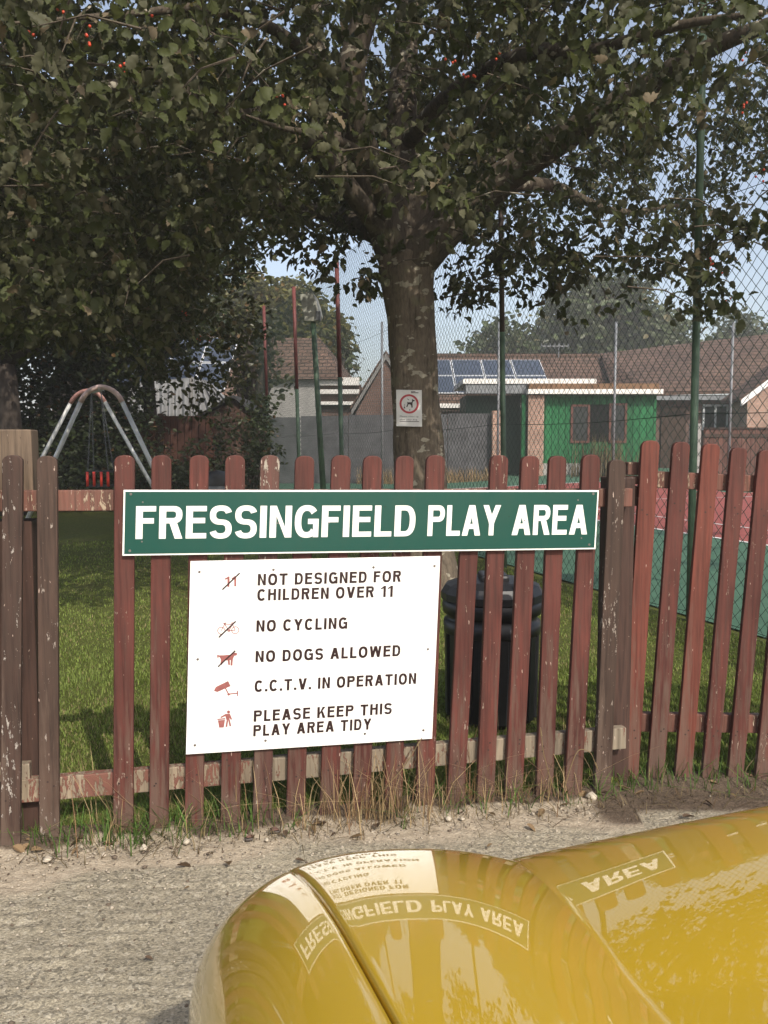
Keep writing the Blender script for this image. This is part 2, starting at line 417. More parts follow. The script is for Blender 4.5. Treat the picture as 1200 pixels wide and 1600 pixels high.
# ------------------------------------------------------------------ layout of the fence line
FA, FB = at_z(78, 1312), at_z(890, 1242)
FD = (FB - FA).normalized()                 # along the picket fence, to the right
FN = Vector((FD.y, -FD.x, 0))               # towards the camera
def fence_y(x): return FA.y + (x - FA.x) * FD.y / FD.x
GP = at_z(1080, 1218); GD = Vector((1, .02, 0)).normalized(); GN = Vector((GD.y, -GD.x, 0))
def line_y(x):                              # yard edge: fence line, then the flatter right-hand run
    x = np.asarray(x, dtype=float)
    return np.where(x < .83, FA.y + (x - FA.x) * FD.y / FD.x, GP.y + (x - GP.x) * .02)

# ------------------------------------------------------------------ ground
def ground_z(x, y):
    return np.maximum(0, y - 22) * .05 * sstep(.5, 6, x) * (1 - sstep(34, 60, y) * .5)
xs = np.concatenate([np.linspace(-400, -30, 12), np.linspace(-28, 40, 70), np.linspace(45, 400, 12)])
ys = np.concatenate([np.linspace(-60, 0, 8), np.linspace(1, 70, 70), np.linspace(80, 900, 20)])
def sheet(name, xs, ys, zf, mat, kind='structure', attrs=None, smooth=True):
    X, Y = np.meshgrid(xs, ys, indexing='ij'); Z = zf(X, Y)
    n, m = X.shape; i = np.arange(n * m).reshape(n, m)
    f = np.stack([i[:-1, :-1], i[1:, :-1], i[1:, 1:], i[:-1, 1:]], -1).reshape(-1, 4)
    a = {k: g(X, Y).ravel() for k, g in (attrs or {}).items()}
    return tag(np_mesh(name, np.stack([X, Y, Z], -1).reshape(-1, 3), [f], mat, smooth=smooth, attrs=a), kind=kind)
sheet('ground', xs, ys, lambda x, y: ground_z(x, y) - .02, M['rough_ground'])
# lawn, a sheet from the fence line back to the far fences
def lawn_xy():
    u = np.linspace(-16, 14, 121); w = np.linspace(0, 1, 80)
    U, W = np.meshgrid(u, w, indexing='ij'); y0 = line_y(U) + .0; Y = y0 + (26 - y0) * W ** 1.6
    return U, Y
U, Y = lawn_xy(); i = np.arange(U.size).reshape(U.shape)
f = np.stack([i[:-1, :-1], i[1:, :-1], i[1:, 1:], i[:-1, 1:]], -1).reshape(-1, 4)
Z = ground_z(U, Y) - .008 + .012 * vnoise(U * 2 + 50, Y * 2, 3)
tag(np_mesh('lawn', np.stack([U, Y, Z], -1).reshape(-1, 3), [f], M['lawn'], smooth=True), kind='structure')
# concrete yard with tamped ridges modelled into the near part
def yard():
    u = np.linspace(-2.2, 2.2, 520); v = np.linspace(0, 1, 330)
    U, W = np.meshgrid(u, v, indexing='ij'); y1 = line_y(U) + .05; Y = .4 + (y1 - .4) * W
    d = y1 - Y
    wob = vnoise(U * 3 + 40, Y * 2 + 9, 11) * .10
    rid = np.sin((Y + wob + .03 * U) * 2 * math.pi / .052) * .5 + .5
    rid = rid * (vnoise(U * 9 + 30, Y * 24 + 5, 12) > .42) * vnoise(U * 16, Y * 20, 19)
    rough = vnoise(U * 45 + 9, Y * 60, 13) + .6 * vnoise(U * 100 + 9, Y * 110, 14)
    calm = sstep(.10, .42, d)
    Z = -.012 + (rid * .0075) * calm + rough * .0042 + .010 * (vnoise(U * 1.3 + 20, Y * 1.3, 15) - .5)
    Z += (1 - sstep(0, .16, d)) * (.012 + .02 * vnoise(U * 14 + 60, Y * 14, 16))
    sand = 1 - sstep(.05, .46, d + .22 * (vnoise(U * 4 + 80, Y * 5, 17) - .5) + .16 * sstep(.2, 1.2, U) * 0)
    soil = (1 - sstep(.0, .17, d + .10 * (vnoise(U * 9 + 7, Y * 9, 18) - .5)))
    soil = np.maximum(soil, .8 * sstep(.55, .8, U) * (1 - sstep(.22, .42, d)))
    i = np.arange(U.size).reshape(U.shape)
    f = np.stack([i[:-1, :-1], i[1:, :-1], i[1:, 1:], i[:-1, 1:]], -1).reshape(-1, 4)
    tag(np_mesh('concrete_yard', np.stack([U, Y, Z], -1).reshape(-1, 3), [f], M['concrete'], smooth=True,
                attrs={'sand': sand.ravel(), 'soil': soil.ravel()}), kind='structure')
yard()
for nm, x0, x1, y0, y1 in (('concrete_yard', -30, -2.2, -20, 1.85), ('concrete_yard', 2.2, 30, -20, 3.0), ('concrete_yard', -2.2, 2.2, -20, .4)):
    b = MB(); b.quad((x0, y0, -.006), (x1, y0, -.006), (x1, y1, -.006), (x0, y1, -.006)); tag(b.build(nm, M['concrete']), kind='structure')

# tennis court
CP = Vector((2.12, 5.67, 0)); CU = Vector((-.35, 1, 0)).normalized(); CV = Vector((CU.y, -CU.x, 0))
def court_pt(a, b): return CP + CU * a + CV * b      # a along the side fence, b into the court
def court_sheet(name, a0, a1, b0, b1, dz, mat, n=30):
    A, B = np.meshgrid(np.linspace(a0, a1, n), np.linspace(b0, b1, n), indexing='ij')
    X = CP.x + CU.x * A + CV.x * B; Yc = CP.y + CU.y * A + CV.y * B
    i = np.arange(n * n).reshape(n, n); f = np.stack([i[:-1, :-1], i[:-1, 1:], i[1:, 1:], i[1:, :-1]], -1).reshape(-1, 4)
    return tag(np_mesh(name, np.stack([X, Yc, ground_z(X, Yc) + dz], -1).reshape(-1, 3), [f], mat), kind='structure')
court_sheet('court_surface', -14, 26, .06, 30, .010, M['court_green'])
court_sheet('court_playing_area', -12, 16.5, 3.72, 14.7, .014, M['court_red'])
for a0, a1, b0, b1 in ((-12, 16.5, 3.70, 3.77), (-12, 16.5, 5.07, 5.12), (16.43, 16.5, 3.77, 14.7), (10.9, 10.95, 5.12, 13.3), (4.5, 4.55, 5.12, 13.3)):
    court_sheet('court_marking', a0, a1, b0, b1, .018, M['line_white'])

# ------------------------------------------------------------------ picket fence
def picket_poly(w, h):
    p = [(-w / 2, 0), (w / 2, 0)]
    for k in range(9):
        t = math.pi * k / 8
        p.append((math.copysign(abs(math.cos(t)) ** .75, math.cos(t)) * w / 2, h - w * .36 + math.sin(t) * w * .36))
    return p
def add_picket(fence, n, p0, d, tc, bc, wpx, mat, thick=.021, fwd=0.0, label=None):
    """picket with its top centre and bottom centre sighted on the fence plane"""
    q = p0 + n * fwd
    T = at_plane(tc[0], tc[1], q, n); B = at_plane(bc[0], bc[1], q, n)
    w = (at_plane(tc[0] + wpx / 2, tc[1] + 40, q, n) - at_plane(tc[0] - wpx / 2, tc[1] + 40, q, n)).length
    up = (T - B); h = up.length + .03; up.normalize(); B = B - up * .03
    pl = picket_poly(w, h); ks = (.30, .16, .07); kr = [(w / 2, k) for k in ks[::-1]]; kl = [(-w / 2, k) for k in ks]
    pl = pl[:2] + kr + pl[2:] + kl
    b = MB(); b.prism(pl, B + n * thick / 2, d, up, -n * thick)
    nf = len(b.f); ez = n * (thick / 2 + .0008)
    for zz in (.20, .215, 1.0, 1.02):
        if zz > h - .08: continue
        c = B + up * (zz + random.uniform(-.008, .008)) + d * (w * random.uniform(-.28, .28)) + ez; rr = .0032
        b.add([c + (d * math.cos(6.2832 * k / 8) + up * math.sin(6.2832 * k / 8)) * rr for k in range(8)], [list(range(8))])
    ob = b.build('picket', mat, fence, bevel=.0025, label=label); ob.data.materials.append(M['nail'])
    for p_ in ob.data.polygons[nf:]: p_.material_index = 1
    me = ob.data; at = me.attributes.new('foot', 'FLOAT', 'POINT')
    r0 = root_loc(fence); at.data.foreach_set('value', [max(0., 1 - (v.co + r0 - B).dot(up) / .34) * .72 for v in me.vertices]); return ob
FR = thing('picket_fence', 'weathered red and brown wooden picket fence carrying both play area signs', 'fence', FA.lerp(FB, .5))
rd, br, wo, bg = M['picket_red'], M['picket_brown'], M['picket_worn'], M['picket_bright']
pick = [((-18, 714), (-22, 1340), 31, br), ((20.5, 711), (17, 1338), 32, M['picket_flecked']), ((74, 712), (78, 1312), 32, br), ((195, 711), (193, 1302), 32, rd), ((252.5, 711), (248.5, 1308), 31, rd),
        ((311.5, 711), (303, 1300), 30, rd), ((367.5, 711), (360, 1277), 31, rd), ((422, 711), (409, 1292), 30, wo), ((476, 712), (461, 1292), 30, rd),
        ((533, 711), (513, 1290), 30, rd), ((582, 712), (563, 1286), 29, rd), ((632, 712), (613, 1280), 28, rd), ((680, 711), (662.5, 1276), 29, rd),
        ((735, 800), (710, 1268), 28, rd), ((779.5, 711), (757.5, 1246), 27.5, rd), ((828, 712), (801.5, 1240), 28, rd), ((870.5, 712), (849, 1244), 27, rd),
        ((923, 710), (893.5, 1241), 27.5, rd), ((963.5, 718), (939.5, 1238), 26, br)]
pick += [((-62 - 46 * k, 714), (-68 - 47 * k, 1346 + 4.2 * k), 33, (rd, br, rd)[k % 3]) for k in range(9)]      # the run goes on past the frame
for i, (tc, bc, w, mt) in enumerate(pick):
    add_picket(FR, FN, FA, FD, tc, bc, w, mt, fwd=(-.006 if i == 16 else .002 * math.sin(i * 2.3)) + (.012 if i < 2 else 0),
               label='picket badly flaked to bare grey wood at its foot' if i == 7 else ('brown picket speckled with white flakes' if i == 1 else None))
def rail(fence, n, p0, a, b, hpx, mat, back=.034, th=.034, label=None):
    q = p0 - n * back
    A, B = at_plane(*a, q, n), at_plane(*b, q, n)
    h = (at_plane(a[0], a[1] - hpx / 2, q, n) - at_plane(a[0], a[1] + hpx / 2, q, n)).length
    m = MB(); m.beam(A, B, th, h); return m.build('rail', mat, fence, bevel=.003, label=label)
rail(FR, FN, FA, (-460, 785), (985, 777), 35, M['rail_red'])
rail(FR, FN, FA, (30, 1234), (395, 1203), 36, M['rail_worn'], label='half bare length of the lower rail with red paint left in patches')
rail(FR, FN, FA, (395, 1203), (975, 1151), 36, M['rail_grey'], label='grey bare length of the lower rail')
rail(FR, FN, FA, (-460, 1236), (48, 1203), 27, M['rail_grey'], back=.036, label='grey rail running off behind the broad post')
def post(fence, n, d, p0, tc, by, wpx, mat, back, depth=.095, label=None):
    q = p0 - n * back
    T = at_plane(tc[0], tc[1], q, n); w = (at_plane(tc[0] + wpx, tc[1], q, n) - T).length
    m = MB(); m.prism([(-w / 2, 0), (w / 2, 0), (w / 2, T.z), (-w / 2, T.z)], Vector((T.x, T.y, 0)) - Vector((0, 0, .05)), d, Vector((0, 0, 1)), -n * depth)
    return m.build('post', mat, fence, bevel=.004, label=label)
pt_ = post(FR, FN, FD, FA, (6, 788), 0, 84, M['post_dark'], .055)
q_ = FA - FN * .055; T0, T1, Bz = at_plane(-40, 670, q_, FN), at_plane(49, 671, q_, FN), at_plane(6, 787, q_, FN).z
b = MB(); b.prism([(0, Bz), ((T1 - T0).length, Bz), ((T1 - T0).length, T1.z), (0, T1.z)], Vector((T0.x, T0.y, 0)) + FN * .004, FD, Vector((0, 0, 1)), -FN * .1); b.build('post_head', M['post_tan'], FR, bevel=.004, label='broad bare tan timber rising above the pickets')
post(FR, FN, FD, FA, (976, 723), 0, 36, M['post_dark'], .06)
GF = thing('picket_fence', 'taller brighter red picket run standing alone beside the tennis court corner', 'fence', GP)
for tc, bc, w, mt in [((1016, 688), (982, 1221), 28, bg), ((1064, 690), (1023, 1216), 27, rd), ((1110.5, 693), (1066, 1216), 27, bg), ((1154, 699), (1107, 1219), 25, rd),
                      ((1197, 703), (1147, 1219), 25, rd), ((1240, 705), (1190, 1222), 25, rd), ((1283, 707), (1232, 1224), 25, rd), ((1326, 709), (1275, 1226), 25, rd)] + [((1369 + 43 * k, 711), (1318 + 43 * k, 1227), 25, (rd, bg)[k % 2]) for k in range(5)]:
    add_picket(GF, GN, GP, GD, tc, bc, w, mt, fwd=.002 * math.sin(tc[0]))
rail(GF, GN, GP, (1000, 748), (1560, 772), 26, M['rail_red']); rail(GF, GN, GP, (992, 1127), (1530, 1134), 28, M['rail_red'])
m = MB(); q = GP - GN * .055
for y0, y1, o in ((722, 742, 0), (744, 756, .01), (760, 790, .004)):
    A, B = at_plane(978, y1, q, GN), at_plane(1000, y0, q, GN); m.box(A.x, B.x, A.y - .02 - o, A.y + .05, A.z, B.z)
m.build('rail_end', M['rail_red'], GF, bevel=.003)

# ------------------------------------------------------------------ lettering: a monoline grotesque drawn as filled strokes
def arc(cx, cy, rx, ry, t, a0, a1, n=14, p=2.4):
    o, i = [], []
    for k in range(n + 1):
        a = R(a0 + (a1 - a0) * k / n); c, s = math.cos(a), math.sin(a)
        e = 2 / p; x, y = math.copysign(abs(c) ** e, c), math.copysign(abs(s) ** e, s)
        o.append((cx + rx * x, cy + ry * y)); i.append((cx + (rx - t) * x, cy + (ry - t) * y))
    return [[o[k], o[k + 1], i[k + 1], i[k]] for k in range(n)]
def rect(x0, y0, x1, y1): return [[(x0, y0), (x1, y0), (x1, y1), (x0, y1)]]
def dia(x0, x1, t, y0=0., y1=1.): return [[(x0, y0), (x0 + t, y0), (x1 + t, y1), (x1, y1)]]
def glyph(ch, t, W=.62):
    h = t * .92; d = t * 1.12
    V = lambda x, y0=0, y1=1: rect(x, y0, x + t, y1)
    H = lambda y, x0=0, x1=W: rect(x0, y, x1, y + h)
    if ch == 'I': return V(0), t
    if ch == '1': return V(.22) + [[(0, .68), (.22, .80), (.22, .95), (0, .80)]], .22 + t
    if ch == '.': return rect(0, 0, t * 1.05, t * 1.05), t
    if ch == ' ': return [], .30
    if ch == 'F': w = W * .86; return V(0) + H(1 - h, t, w) + H(.47, t, w * .9), w
    if ch == 'E': w = W * .90; return V(0) + H(1 - h, t, w) + H(.47, t, w * .93) + H(0, t, w), w
    if ch == 'L': w = W * .82; return V(0) + H(0, t, w), w
    if ch == 'T': return V(W / 2 - t / 2, 0, 1 - h) + H(1 - h), W
    if ch == 'H': return V(0) + V(W - t) + H(.47, t, W - t), W
    if ch == 'N': return V(0) + V(W - t) + [[(t, 1), (t * .35, 1), (W - t, 0), (W - t * .35, 0)]] + [], W
    if ch in 'PR':
        m = .46 if ch == 'P' else .47; r = (1 - m) / 2; x = W - r * .9
        s = V(0) + rect(t, 1 - h, x, 1) + rect(t, m, x, m + h) + arc(x, m + r, W - x, r, h, -90, 90)
        if ch == 'R': s += [[(W * .45, m), (W * .45 + d, m), (W * 1.02, 0), (W * 1.02 - d, 0)]]
        return s, W * (1 if ch == 'P' else 1.02)
    if ch == 'D': x = W * .48; return V(0) + rect(t, 1 - h, x, 1) + rect(t, 0, x, h) + arc(x, .5, W - x, .5, h, -90, 90, 20), W
    if ch == 'O': w = W * 1.12; return arc(w / 2, .5, w / 2, .515, t, 0, 360, 36), w
    if ch == 'C': w = W * 1.06; return arc(w / 2, .5, w / 2, .515, t, 38, 322, 30), w
    if ch == 'G': w = W * 1.10; return arc(w / 2, .5, w / 2, .515, t, 38, 322, 30) + rect(w * .55, .42, w, .42 + h) + rect(w - t * .85, 0, w, .42), w
    if ch == 'S':
        r = (.515 + h / 2) / 2; w = W * .98
        return arc(w / 2, 1.015 - r, w / 2, r, h, 15, 270, 22) + arc(w / 2, r - .015, w / 2, r, h, -165, 90, 22), w
    if ch == 'A': w = W * 1.12; return dia(0, w / 2 - d * .55, d) + dia(w - d, w / 2 - d * .45, d) + rect(w * .24, .22, w * .76, .22 + h), w
    if ch == 'V': w = W * 1.08; return dia(w / 2 - d * .55, 0, d) + dia(w / 2 - d * .45, w - d, d), w
    if ch == 'Y': w = W * 1.08; return dia(w / 2 - t * .5, 0, d, .40, 1) + dia(w / 2 - t * .6, w - d, d, .40, 1) + rect(w / 2 - t / 2, 0, w / 2 + t / 2, .42), w
    if ch == 'W':
        w = W * 1.5; k = d * .92; q = w / 4
        return dia(q - k * .5, 0, k) + dia(q - k * .5, 2 * q - k * .5, k) + dia(3 * q - k * .5, 2 * q - k * .5, k) + dia(3 * q - k * .5, w - k, k), w
    if ch == 'K': return V(0) + [[(t, .30), (t, .48), (W - d, 1), (W + .02, 1)]] + [[(t * 1.6, .50), (t * 1.6 + d * .55, .64), (W + .04, 0), (W + .04 - d * 1.05, 0)]], W * 1.04
    if ch == 'U': return V(0, .3) + V(W - t, .3) + arc(W / 2, .3, W / 2, .315, t, 180, 360), W
    return rect(0, 0, W, 1), W
def text_polys(txt, t, gap=.12, space=.34, W=.62):
    x, out = 0, []
    for ch in txt:
        if ch == ' ': x += space; continue
        ps, w = glyph(ch, t, W)
        out += [[(px + x, py) for px, py in p] for p in ps]; x += w + gap
    return out, x - gap
class Board:
    """flat panel spanned by three sighted corners; u to the right, v down, lift = metres proud of the face"""
    def __init__(s, tl, tr, bl, n): s.o, s.eu, s.ev, s.n = tl, tr - tl, bl - tl, n; s.W, s.H = s.eu.length, s.ev.length
    def P(s, u, v, lift=0): return s.o + s.eu * u + s.ev * v + s.n * lift
    def panel(s, name, mat, parent, th=.004, inset=0, lift=0., bevel=.0008):
        a, b = inset / s.W, inset / s.H; m = MB(); k = lift
        m.hexa([s.P(a, 1 - b, k), s.P(a, 1 - b, k - th), s.P(1 - a, 1 - b, k - th), s.P(1 - a, 1 - b, k), s.P(a, b, k), s.P(a, b, k - th), s.P(1 - a, b, k - th), s.P(1 - a, b, k)])
        m.f = [f[::-1] for f in m.f]
        return m.build(name, mat, parent, bevel=bevel)
    def polys(s, m, polys, lift, f):
        for k, p in enumerate(polys):
            q = [s.P(*f(x, y), lift + .00012 * (k % 7)) for x, y in p]
            nn = sum(((q[i] - q[0]).cross(q[i + 1] - q[0]) for i in range(1, len(q) - 1)), Vector())
            m.add(q if nn.dot(s.n) > 0 else q[::-1], [list(range(len(q)))])
    def write(s, m, txt, u0, u1, vb, cap, t, lift=.0008, gap=.12, space=.34, W=.62):
        ps, w = text_polys(txt, t, gap, space, W); k = (u1 - u0) / w
        s.polys(m, ps, lift, lambda x, y: (u0 + x * k, vb - y * cap))
def screws(bd, parent, pts, mat, r=.0045, name='screw'):
    for u, v in pts:
        m = MB(); c = bd.P(u, v, .0006); ex, ey = bd.eu.normalized(), bd.ev.normalized()
        ring = lambda rr, l: [c + (ex * math.cos(6.2832 * k / 10) + ey * math.sin(6.2832 * k / 10)) * rr + bd.n * l for k in range(10)]
        a, b_ = ring(r, 0), ring(r * .7, .0014)
        m.add(a + b_, [[k, 10 + k, 10 + (k + 1) % 10, (k + 1) % 10] for k in range(10)] + [[10 + k for k in range(10)][::-1]])
        m.build(name, mat, parent)

# green name sign
fq = FA + FN * .028
TL, TR_, BL = at_plane(193, 765.5, fq, FN), at_plane(936, 766, fq, FN), at_plane(191, 868.5, fq, FN)
gs = Board(TL, TR_, BL, FN)
S1 = thing('name_sign', 'long green sign with white capitals naming the play area, on the picket fence', 'sign', gs.P(.5, 1))
gs.panel('backing', M['sign_cream'], S1, .006)
gs.panel('green_face', M['sign_green'], S1, .003, inset=.0055, lift=.0012, bevel=0)
m = MB(); B_ = .745; CAP = .50
gs.write(m, 'FRESSINGFIELD', .0245, .5895, B_, CAP, .178, lift=.0018, gap=.085, W=.60)
gs.write(m, 'PLAY', .6165, .7765, B_, CAP, .178, lift=.0018, gap=.075, W=.60)
gs.write(m, 'AREA', .8035, .977, B_, CAP, .178, lift=.0018, gap=.085, W=.60)
m.build('lettering', M['sign_cream'], S1)
cr = lambda x, y: ((x - 20) / 1140, (y - 40 + (x - 20) * .0035) / (157 - 14 * (x - 20) / 1140))
screws(gs, S1, [cr(*p) for p in [(36, 50), (36, 185), (1145, 45), (1142, 168)]], M['screw'], .005)
screws(gs, S1, [cr(*p) for p in [(62, 69), (62, 163), (130, 120), (247, 118), (365, 118), (485, 116), (685, 114), (843, 112), (967, 110), (1068, 108), (1120, 152), (1105, 60)]], M['screw'], .0032)
screws(gs, S1, [cr(*p) for p in [(603, 116), (780, 114)]], M['rust'], .005, 'rust_spot')

# white rules sign
fq = FA + FN * .024
TL, TR_, BL = at_plane(297.5, 877, fq, FN), at_plane(688, 869, fq, FN), at_plane(290.5, 1179, fq, FN)
ws = Board(TL, TR_, BL, FN)
S2 = thing('rules_sign', 'large white rules sign with dark lettering and small red pictograms, below the green sign', 'sign', ws.P(.5, 1))
ws.panel('panel', M['sign_white'], S2, .005)
m = MB()
for txt, u1, vb in (('NOT DESIGNED FOR', .838, .1325), ('CHILDREN OVER 11', .806, .212), ('NO CYCLING', .624, .374), ('NO DOGS ALLOWED', .848, .534),
                    ('C.C.T.V. IN OPERATION', .920, .690), ('PLEASE KEEP THIS', .822, .848), ('PLAY AREA TIDY', .739, .926)):
    ws.write(m, txt, .2605, u1, vb, .060, .205, gap=.175, space=.42, W=.66)
m.build('lettering', M['letter_dark'], S2)
cw = lambda x, y: ((x - (47 - 15 * (y - 42) / 850)) / 1112, (y - 45 + 20 * (x - 40) / 1120) / (865 - 59 * (x - 40) / 1120))
def seg(x0, y0, x1, y1, w):
    d = math.hypot(x1 - x0, y1 - y0); nx, ny = -(y1 - y0) / d * w / 2, (x1 - x0) / d * w / 2
    return [(x0 + nx, y0 + ny), (x1 + nx, y1 + ny), (x1 - nx, y1 - ny), (x0 - nx, y0 - ny)]
def ringp(cx, cy, r, w, n=20):
    pt = lambda rr, k: (cx + rr * math.cos(6.2832 * k / n), cy + rr * math.sin(6.2832 * k / n))
    return [[pt(r, k), pt(r, k + 1), pt(r - w, k + 1), pt(r - w, k)] for k in range(n)]
def disc(cx, cy, r, n=14): return [[(cx + r * math.cos(6.2832 * k / n), cy + r * math.sin(6.2832 * k / n)) for k in range(n)]]
def picto(polys, slash=None, label=None):
    m = MB(); ws.polys(m, polys, .0006, cw); o = m.build('pictogram', M['icon_red'], S2, label=label)
    if slash: m = MB(); ws.polys(m, [slash], .0014, cw); m.build('slash_bar', M['letter_dark'], o)
# eleven
picto([seg(209, 112, 209, 158, 9), seg(194, 124, 209, 117, 7), seg(238, 110, 238, 156, 9), seg(223, 122, 238, 115, 7)], seg(183, 170, 257, 97, 6), 'struck out number eleven')
# bicycle
bk = ringp(180, 352, 17, 3) + ringp(240, 350, 17, 3) + [seg(180, 352, 194, 322, 3), seg(194, 322, 228, 324, 3), seg(228, 324, 240, 350, 3), seg(196, 326, 212, 352, 3), seg(212, 352, 228, 326, 3),
      seg(212, 352, 240, 350, 3), seg(188, 320, 200, 317, 4), seg(222, 318, 234, 317, 4), seg(193, 318, 196, 328, 3)]
picto(bk + ringp(212, 352, 6, 3, 10), seg(169, 382, 242, 310, 6), 'struck out bicycle')
# dog
picto([[(165, 462), (190, 462), (222, 459), (232, 449), (249, 452), (248, 462), (236, 465), (230, 482), (196, 486), (180, 484), (176, 474)],
              [(222, 478), (231, 478), (229, 508), (221, 508)], [(208, 482), (217, 482), (219, 505), (211, 505)], [(180, 480), (192, 484), (184, 504), (176, 504)], [(163, 458), (170, 462), (168, 478), (163, 470)]], seg(167, 513, 241, 441, 6), 'struck out dog')
# camera
picto([[(150, 622), (158, 604), (211, 577), (222, 600), (165, 627)], seg(200, 610, 214, 637, 5), seg(212, 636, 250, 632, 5), seg(252, 620, 253, 646, 5)] + disc(214, 637, 6, 10), None, 'camera on a bracket')
# litter figure
picto([[(168, 755), (199, 752), (194, 787), (174, 788)], [(165, 748), (200, 744), (200, 750), (166, 753)], [(198, 726), (220, 724), (230, 750), (224, 752), (218, 742), (219, 752), (205, 753)],
              [(206, 753), (213, 753), (209, 784), (201, 784)], [(213, 752), (220, 752), (226, 780), (219, 782)], [(198, 727), (204, 733), (182, 744), (178, 739)]] + disc(214, 716, 7), None, 'figure dropping litter in a bin')
screws(ws, S2, [cw(*p) for p in [(85, 92), (403, 83), (850, 73), (1133, 68), (80, 480), (1113, 433), (70, 868), (377, 846), (827, 812), (1102, 794)]], M['screw'], .0042)

# ------------------------------------------------------------------ foliage
HALF = np.array([(0, 0), (.10, .10), (.25, .25), (.21, .31), (.33, .44), (.26, .50), (.31, .63), (.21, .68), (.22, .82), (.11, .87), (0, 1.06)])
def leaf_template(fold=.22, curl=.18):
    v = []
    for sgn in (1, -1):
        for x, y in HALF: v.append((sgn * x, y, x * fold * 1.0 - curl * (y * y) * .8))
    v = np.array(v); k = len(HALF)
    return v, np.array([list(range(k)), list(range(2 * k - 1, k - 1, -1))])
MIDN = np.array([(0, 0), (.11, .10), (.25, .26), (.21, .31), (.33, .46), (.255, .51), (.30, .66), (.20, .71), (.19, .86), (.08, .90), (0, 1.06)])
def fine_template(fold=.30, curl=.34, wave=.05):
    """lobed leaf with a bent midrib, smooth-shaded"""
    v, f = [], []; k = len(MIDN); bend = lambda y: -curl * y * y
    for x, y in MIDN: v.append((0, y - .04 * (x > .2), bend(y)))
    for sgn in (1, -1):
        o = len(v)
        for j, (x, y) in enumerate(MIDN): v.append((sgn * x, y + .10 * x, bend(y) + x * fold + wave * math.sin(j * 2.1 + sgn) * (x > .05)))
        for j in range(k - 1):
            q = [j, o + j, o + j + 1, j + 1]; f.append(q if sgn > 0 else q[::-1])
    return np.array(v), np.array(f)
SIMPLE = np.array([(0, 0), (.26, .22), (.36, .5), (.22, .82), (0, 1.0)])
def simple_template(fold=.25, curl=.2):
    v = [(s * x, y, x * fold - curl * y * y) for s in (1, -1) for x, y in SIMPLE]; k = len(SIMPLE)
    return np.array(v), np.array([list(range(k)), list(range(2 * k - 1, k - 1, -1))])
def norm(a): return a / (np.linalg.norm(a, axis=-1, keepdims=True) + 1e-9)
def leaves_at(base, d, size, tmpl, g, flat=0.6):
    """one leaf per base point, pointing along d"""
    tv, tf = tmpl; n = len(base); d = norm(d)
    up = norm(np.array([0, 0, 1.]) * flat + g.normal(0, .55, (n, 3)))
    side = norm(np.cross(d, up)); nr = np.cross(side, d)
    tv = np.asarray(tv); s = size[:, None, None]
    V = base[:, None, :] + s * (tv[None, :, 0:1] * side[:, None, :] + tv[None, :, 1:2] * d[:, None, :] + tv[None, :, 2:3] * nr[:, None, :])
    Fc = (np.arange(n)[:, None, None] * len(tv) + tf[None]).reshape(-1, tf.shape[1])
    return V.reshape(-1, 3), Fc
def rosettes(tw, g, per=6, L=.085, Lv=.25, droop=.35, spread=.05):
    """leaf bases, directions and sizes around twig ends tw"""
    n = len(tw); k = n * per
    c = np.repeat(tw, per, 0) + g.normal(0, spread, (k, 3))
    az = g.random(k) * 2 * math.pi
    d = np.stack([np.cos(az), np.sin(az), g.normal(-droop, .45, k)], -1)
    return c, d, L * (1 + g.normal(0, Lv, k)).clip(.45, 1.6)
def crown_mesh(name, parent, mat, tw, g, per, L, tmpl, droop=.35, spread=.05, tint=None):
    c, d, s = rosettes(tw, g, per, L, droop=droop, spread=spread)
    V, Fc = leaves_at(c, d, s, tmpl, g)
    tint = np.repeat(np.clip(g.random(len(tw)), 0, .999), per) * .45 + g.random(len(c)) * .55
    dead = g.random(len(c)) < .045; tint = np.where(dead, .999, tint.clip(0, .93))
    return np_mesh(name, V, [Fc], mat, parent, attrs={'tint': np.repeat(tint, len(tmpl[0]))})
def clump_points(g, ells, per_vol):
    out = []
    for (cx, cy, cz), (rx, ry, rz) in ells:
        n = max(4, int(per_vol * 4.19 * rx * ry * rz)); p = norm(g.normal(0, 1, (n, 3))) * (g.random((n, 1)) ** .45)
        out.append(p * np.array([rx, ry, rz]) + np.array([cx, cy, cz]))
    return np.concatenate(out)

# ------------------------------------------------------------------ the big whitebeam
TREE = thing('whitebeam_tree', 'large tree with a lichened trunk carrying a small dog notice, its crown overhanging the fence', 'tree', (at_z(668, 925).x, 7.0, 0))
tp = lambda x, y, Y=7.0: at_y(x, y, Y)
b = MB()
trunk = [(tp(668, 945), .36), (tp(667, 905), .31), (tp(662, 850), .265), (tp(657, 780), .24), (tp(651, 700), .225), (tp(648, 640), .217), (tp(645, 570), .208), (tp(641, 500), .205), (tp(637, 455), .218), (tp(635, 425), .245), (tp(635, 402), .25), (tp(634, 388), .16)]
pts, rad = [], []
for i in range(len(trunk) - 1):
    for k in range(4):
        t = k / 4; pts.append(trunk[i][0].lerp(trunk[i + 1][0], t)); rad.append((trunk[i][1] * (1 - t) + trunk[i + 1][1] * t) * .88)
pts.append(trunk[-1][0]); rad.append(trunk[-1][1] * .8)
b.tube(pts, rad, 28)
g = np.random.default_rng(3)
for v in b.v:
    a = math.atan2(v.y - 7, v.x - .25); k = .018 * math.sin(3 * a + v.z * 1.3) + .010 * math.sin(7 * a - v.z * 4) + .012 * float(vnoise(np.array(a * 3 + 40), np.array(v.z * 4 + 3), 5)) 
    c = Vector((min(pts, key=lambda p: abs(p.z - v.z)).x, 7, v.z)); dd = (v - c); v += dd.normalized() * k if dd.length > 1e-4 else Vector()
b.build('trunk', M['bark'], TREE, smooth=True)
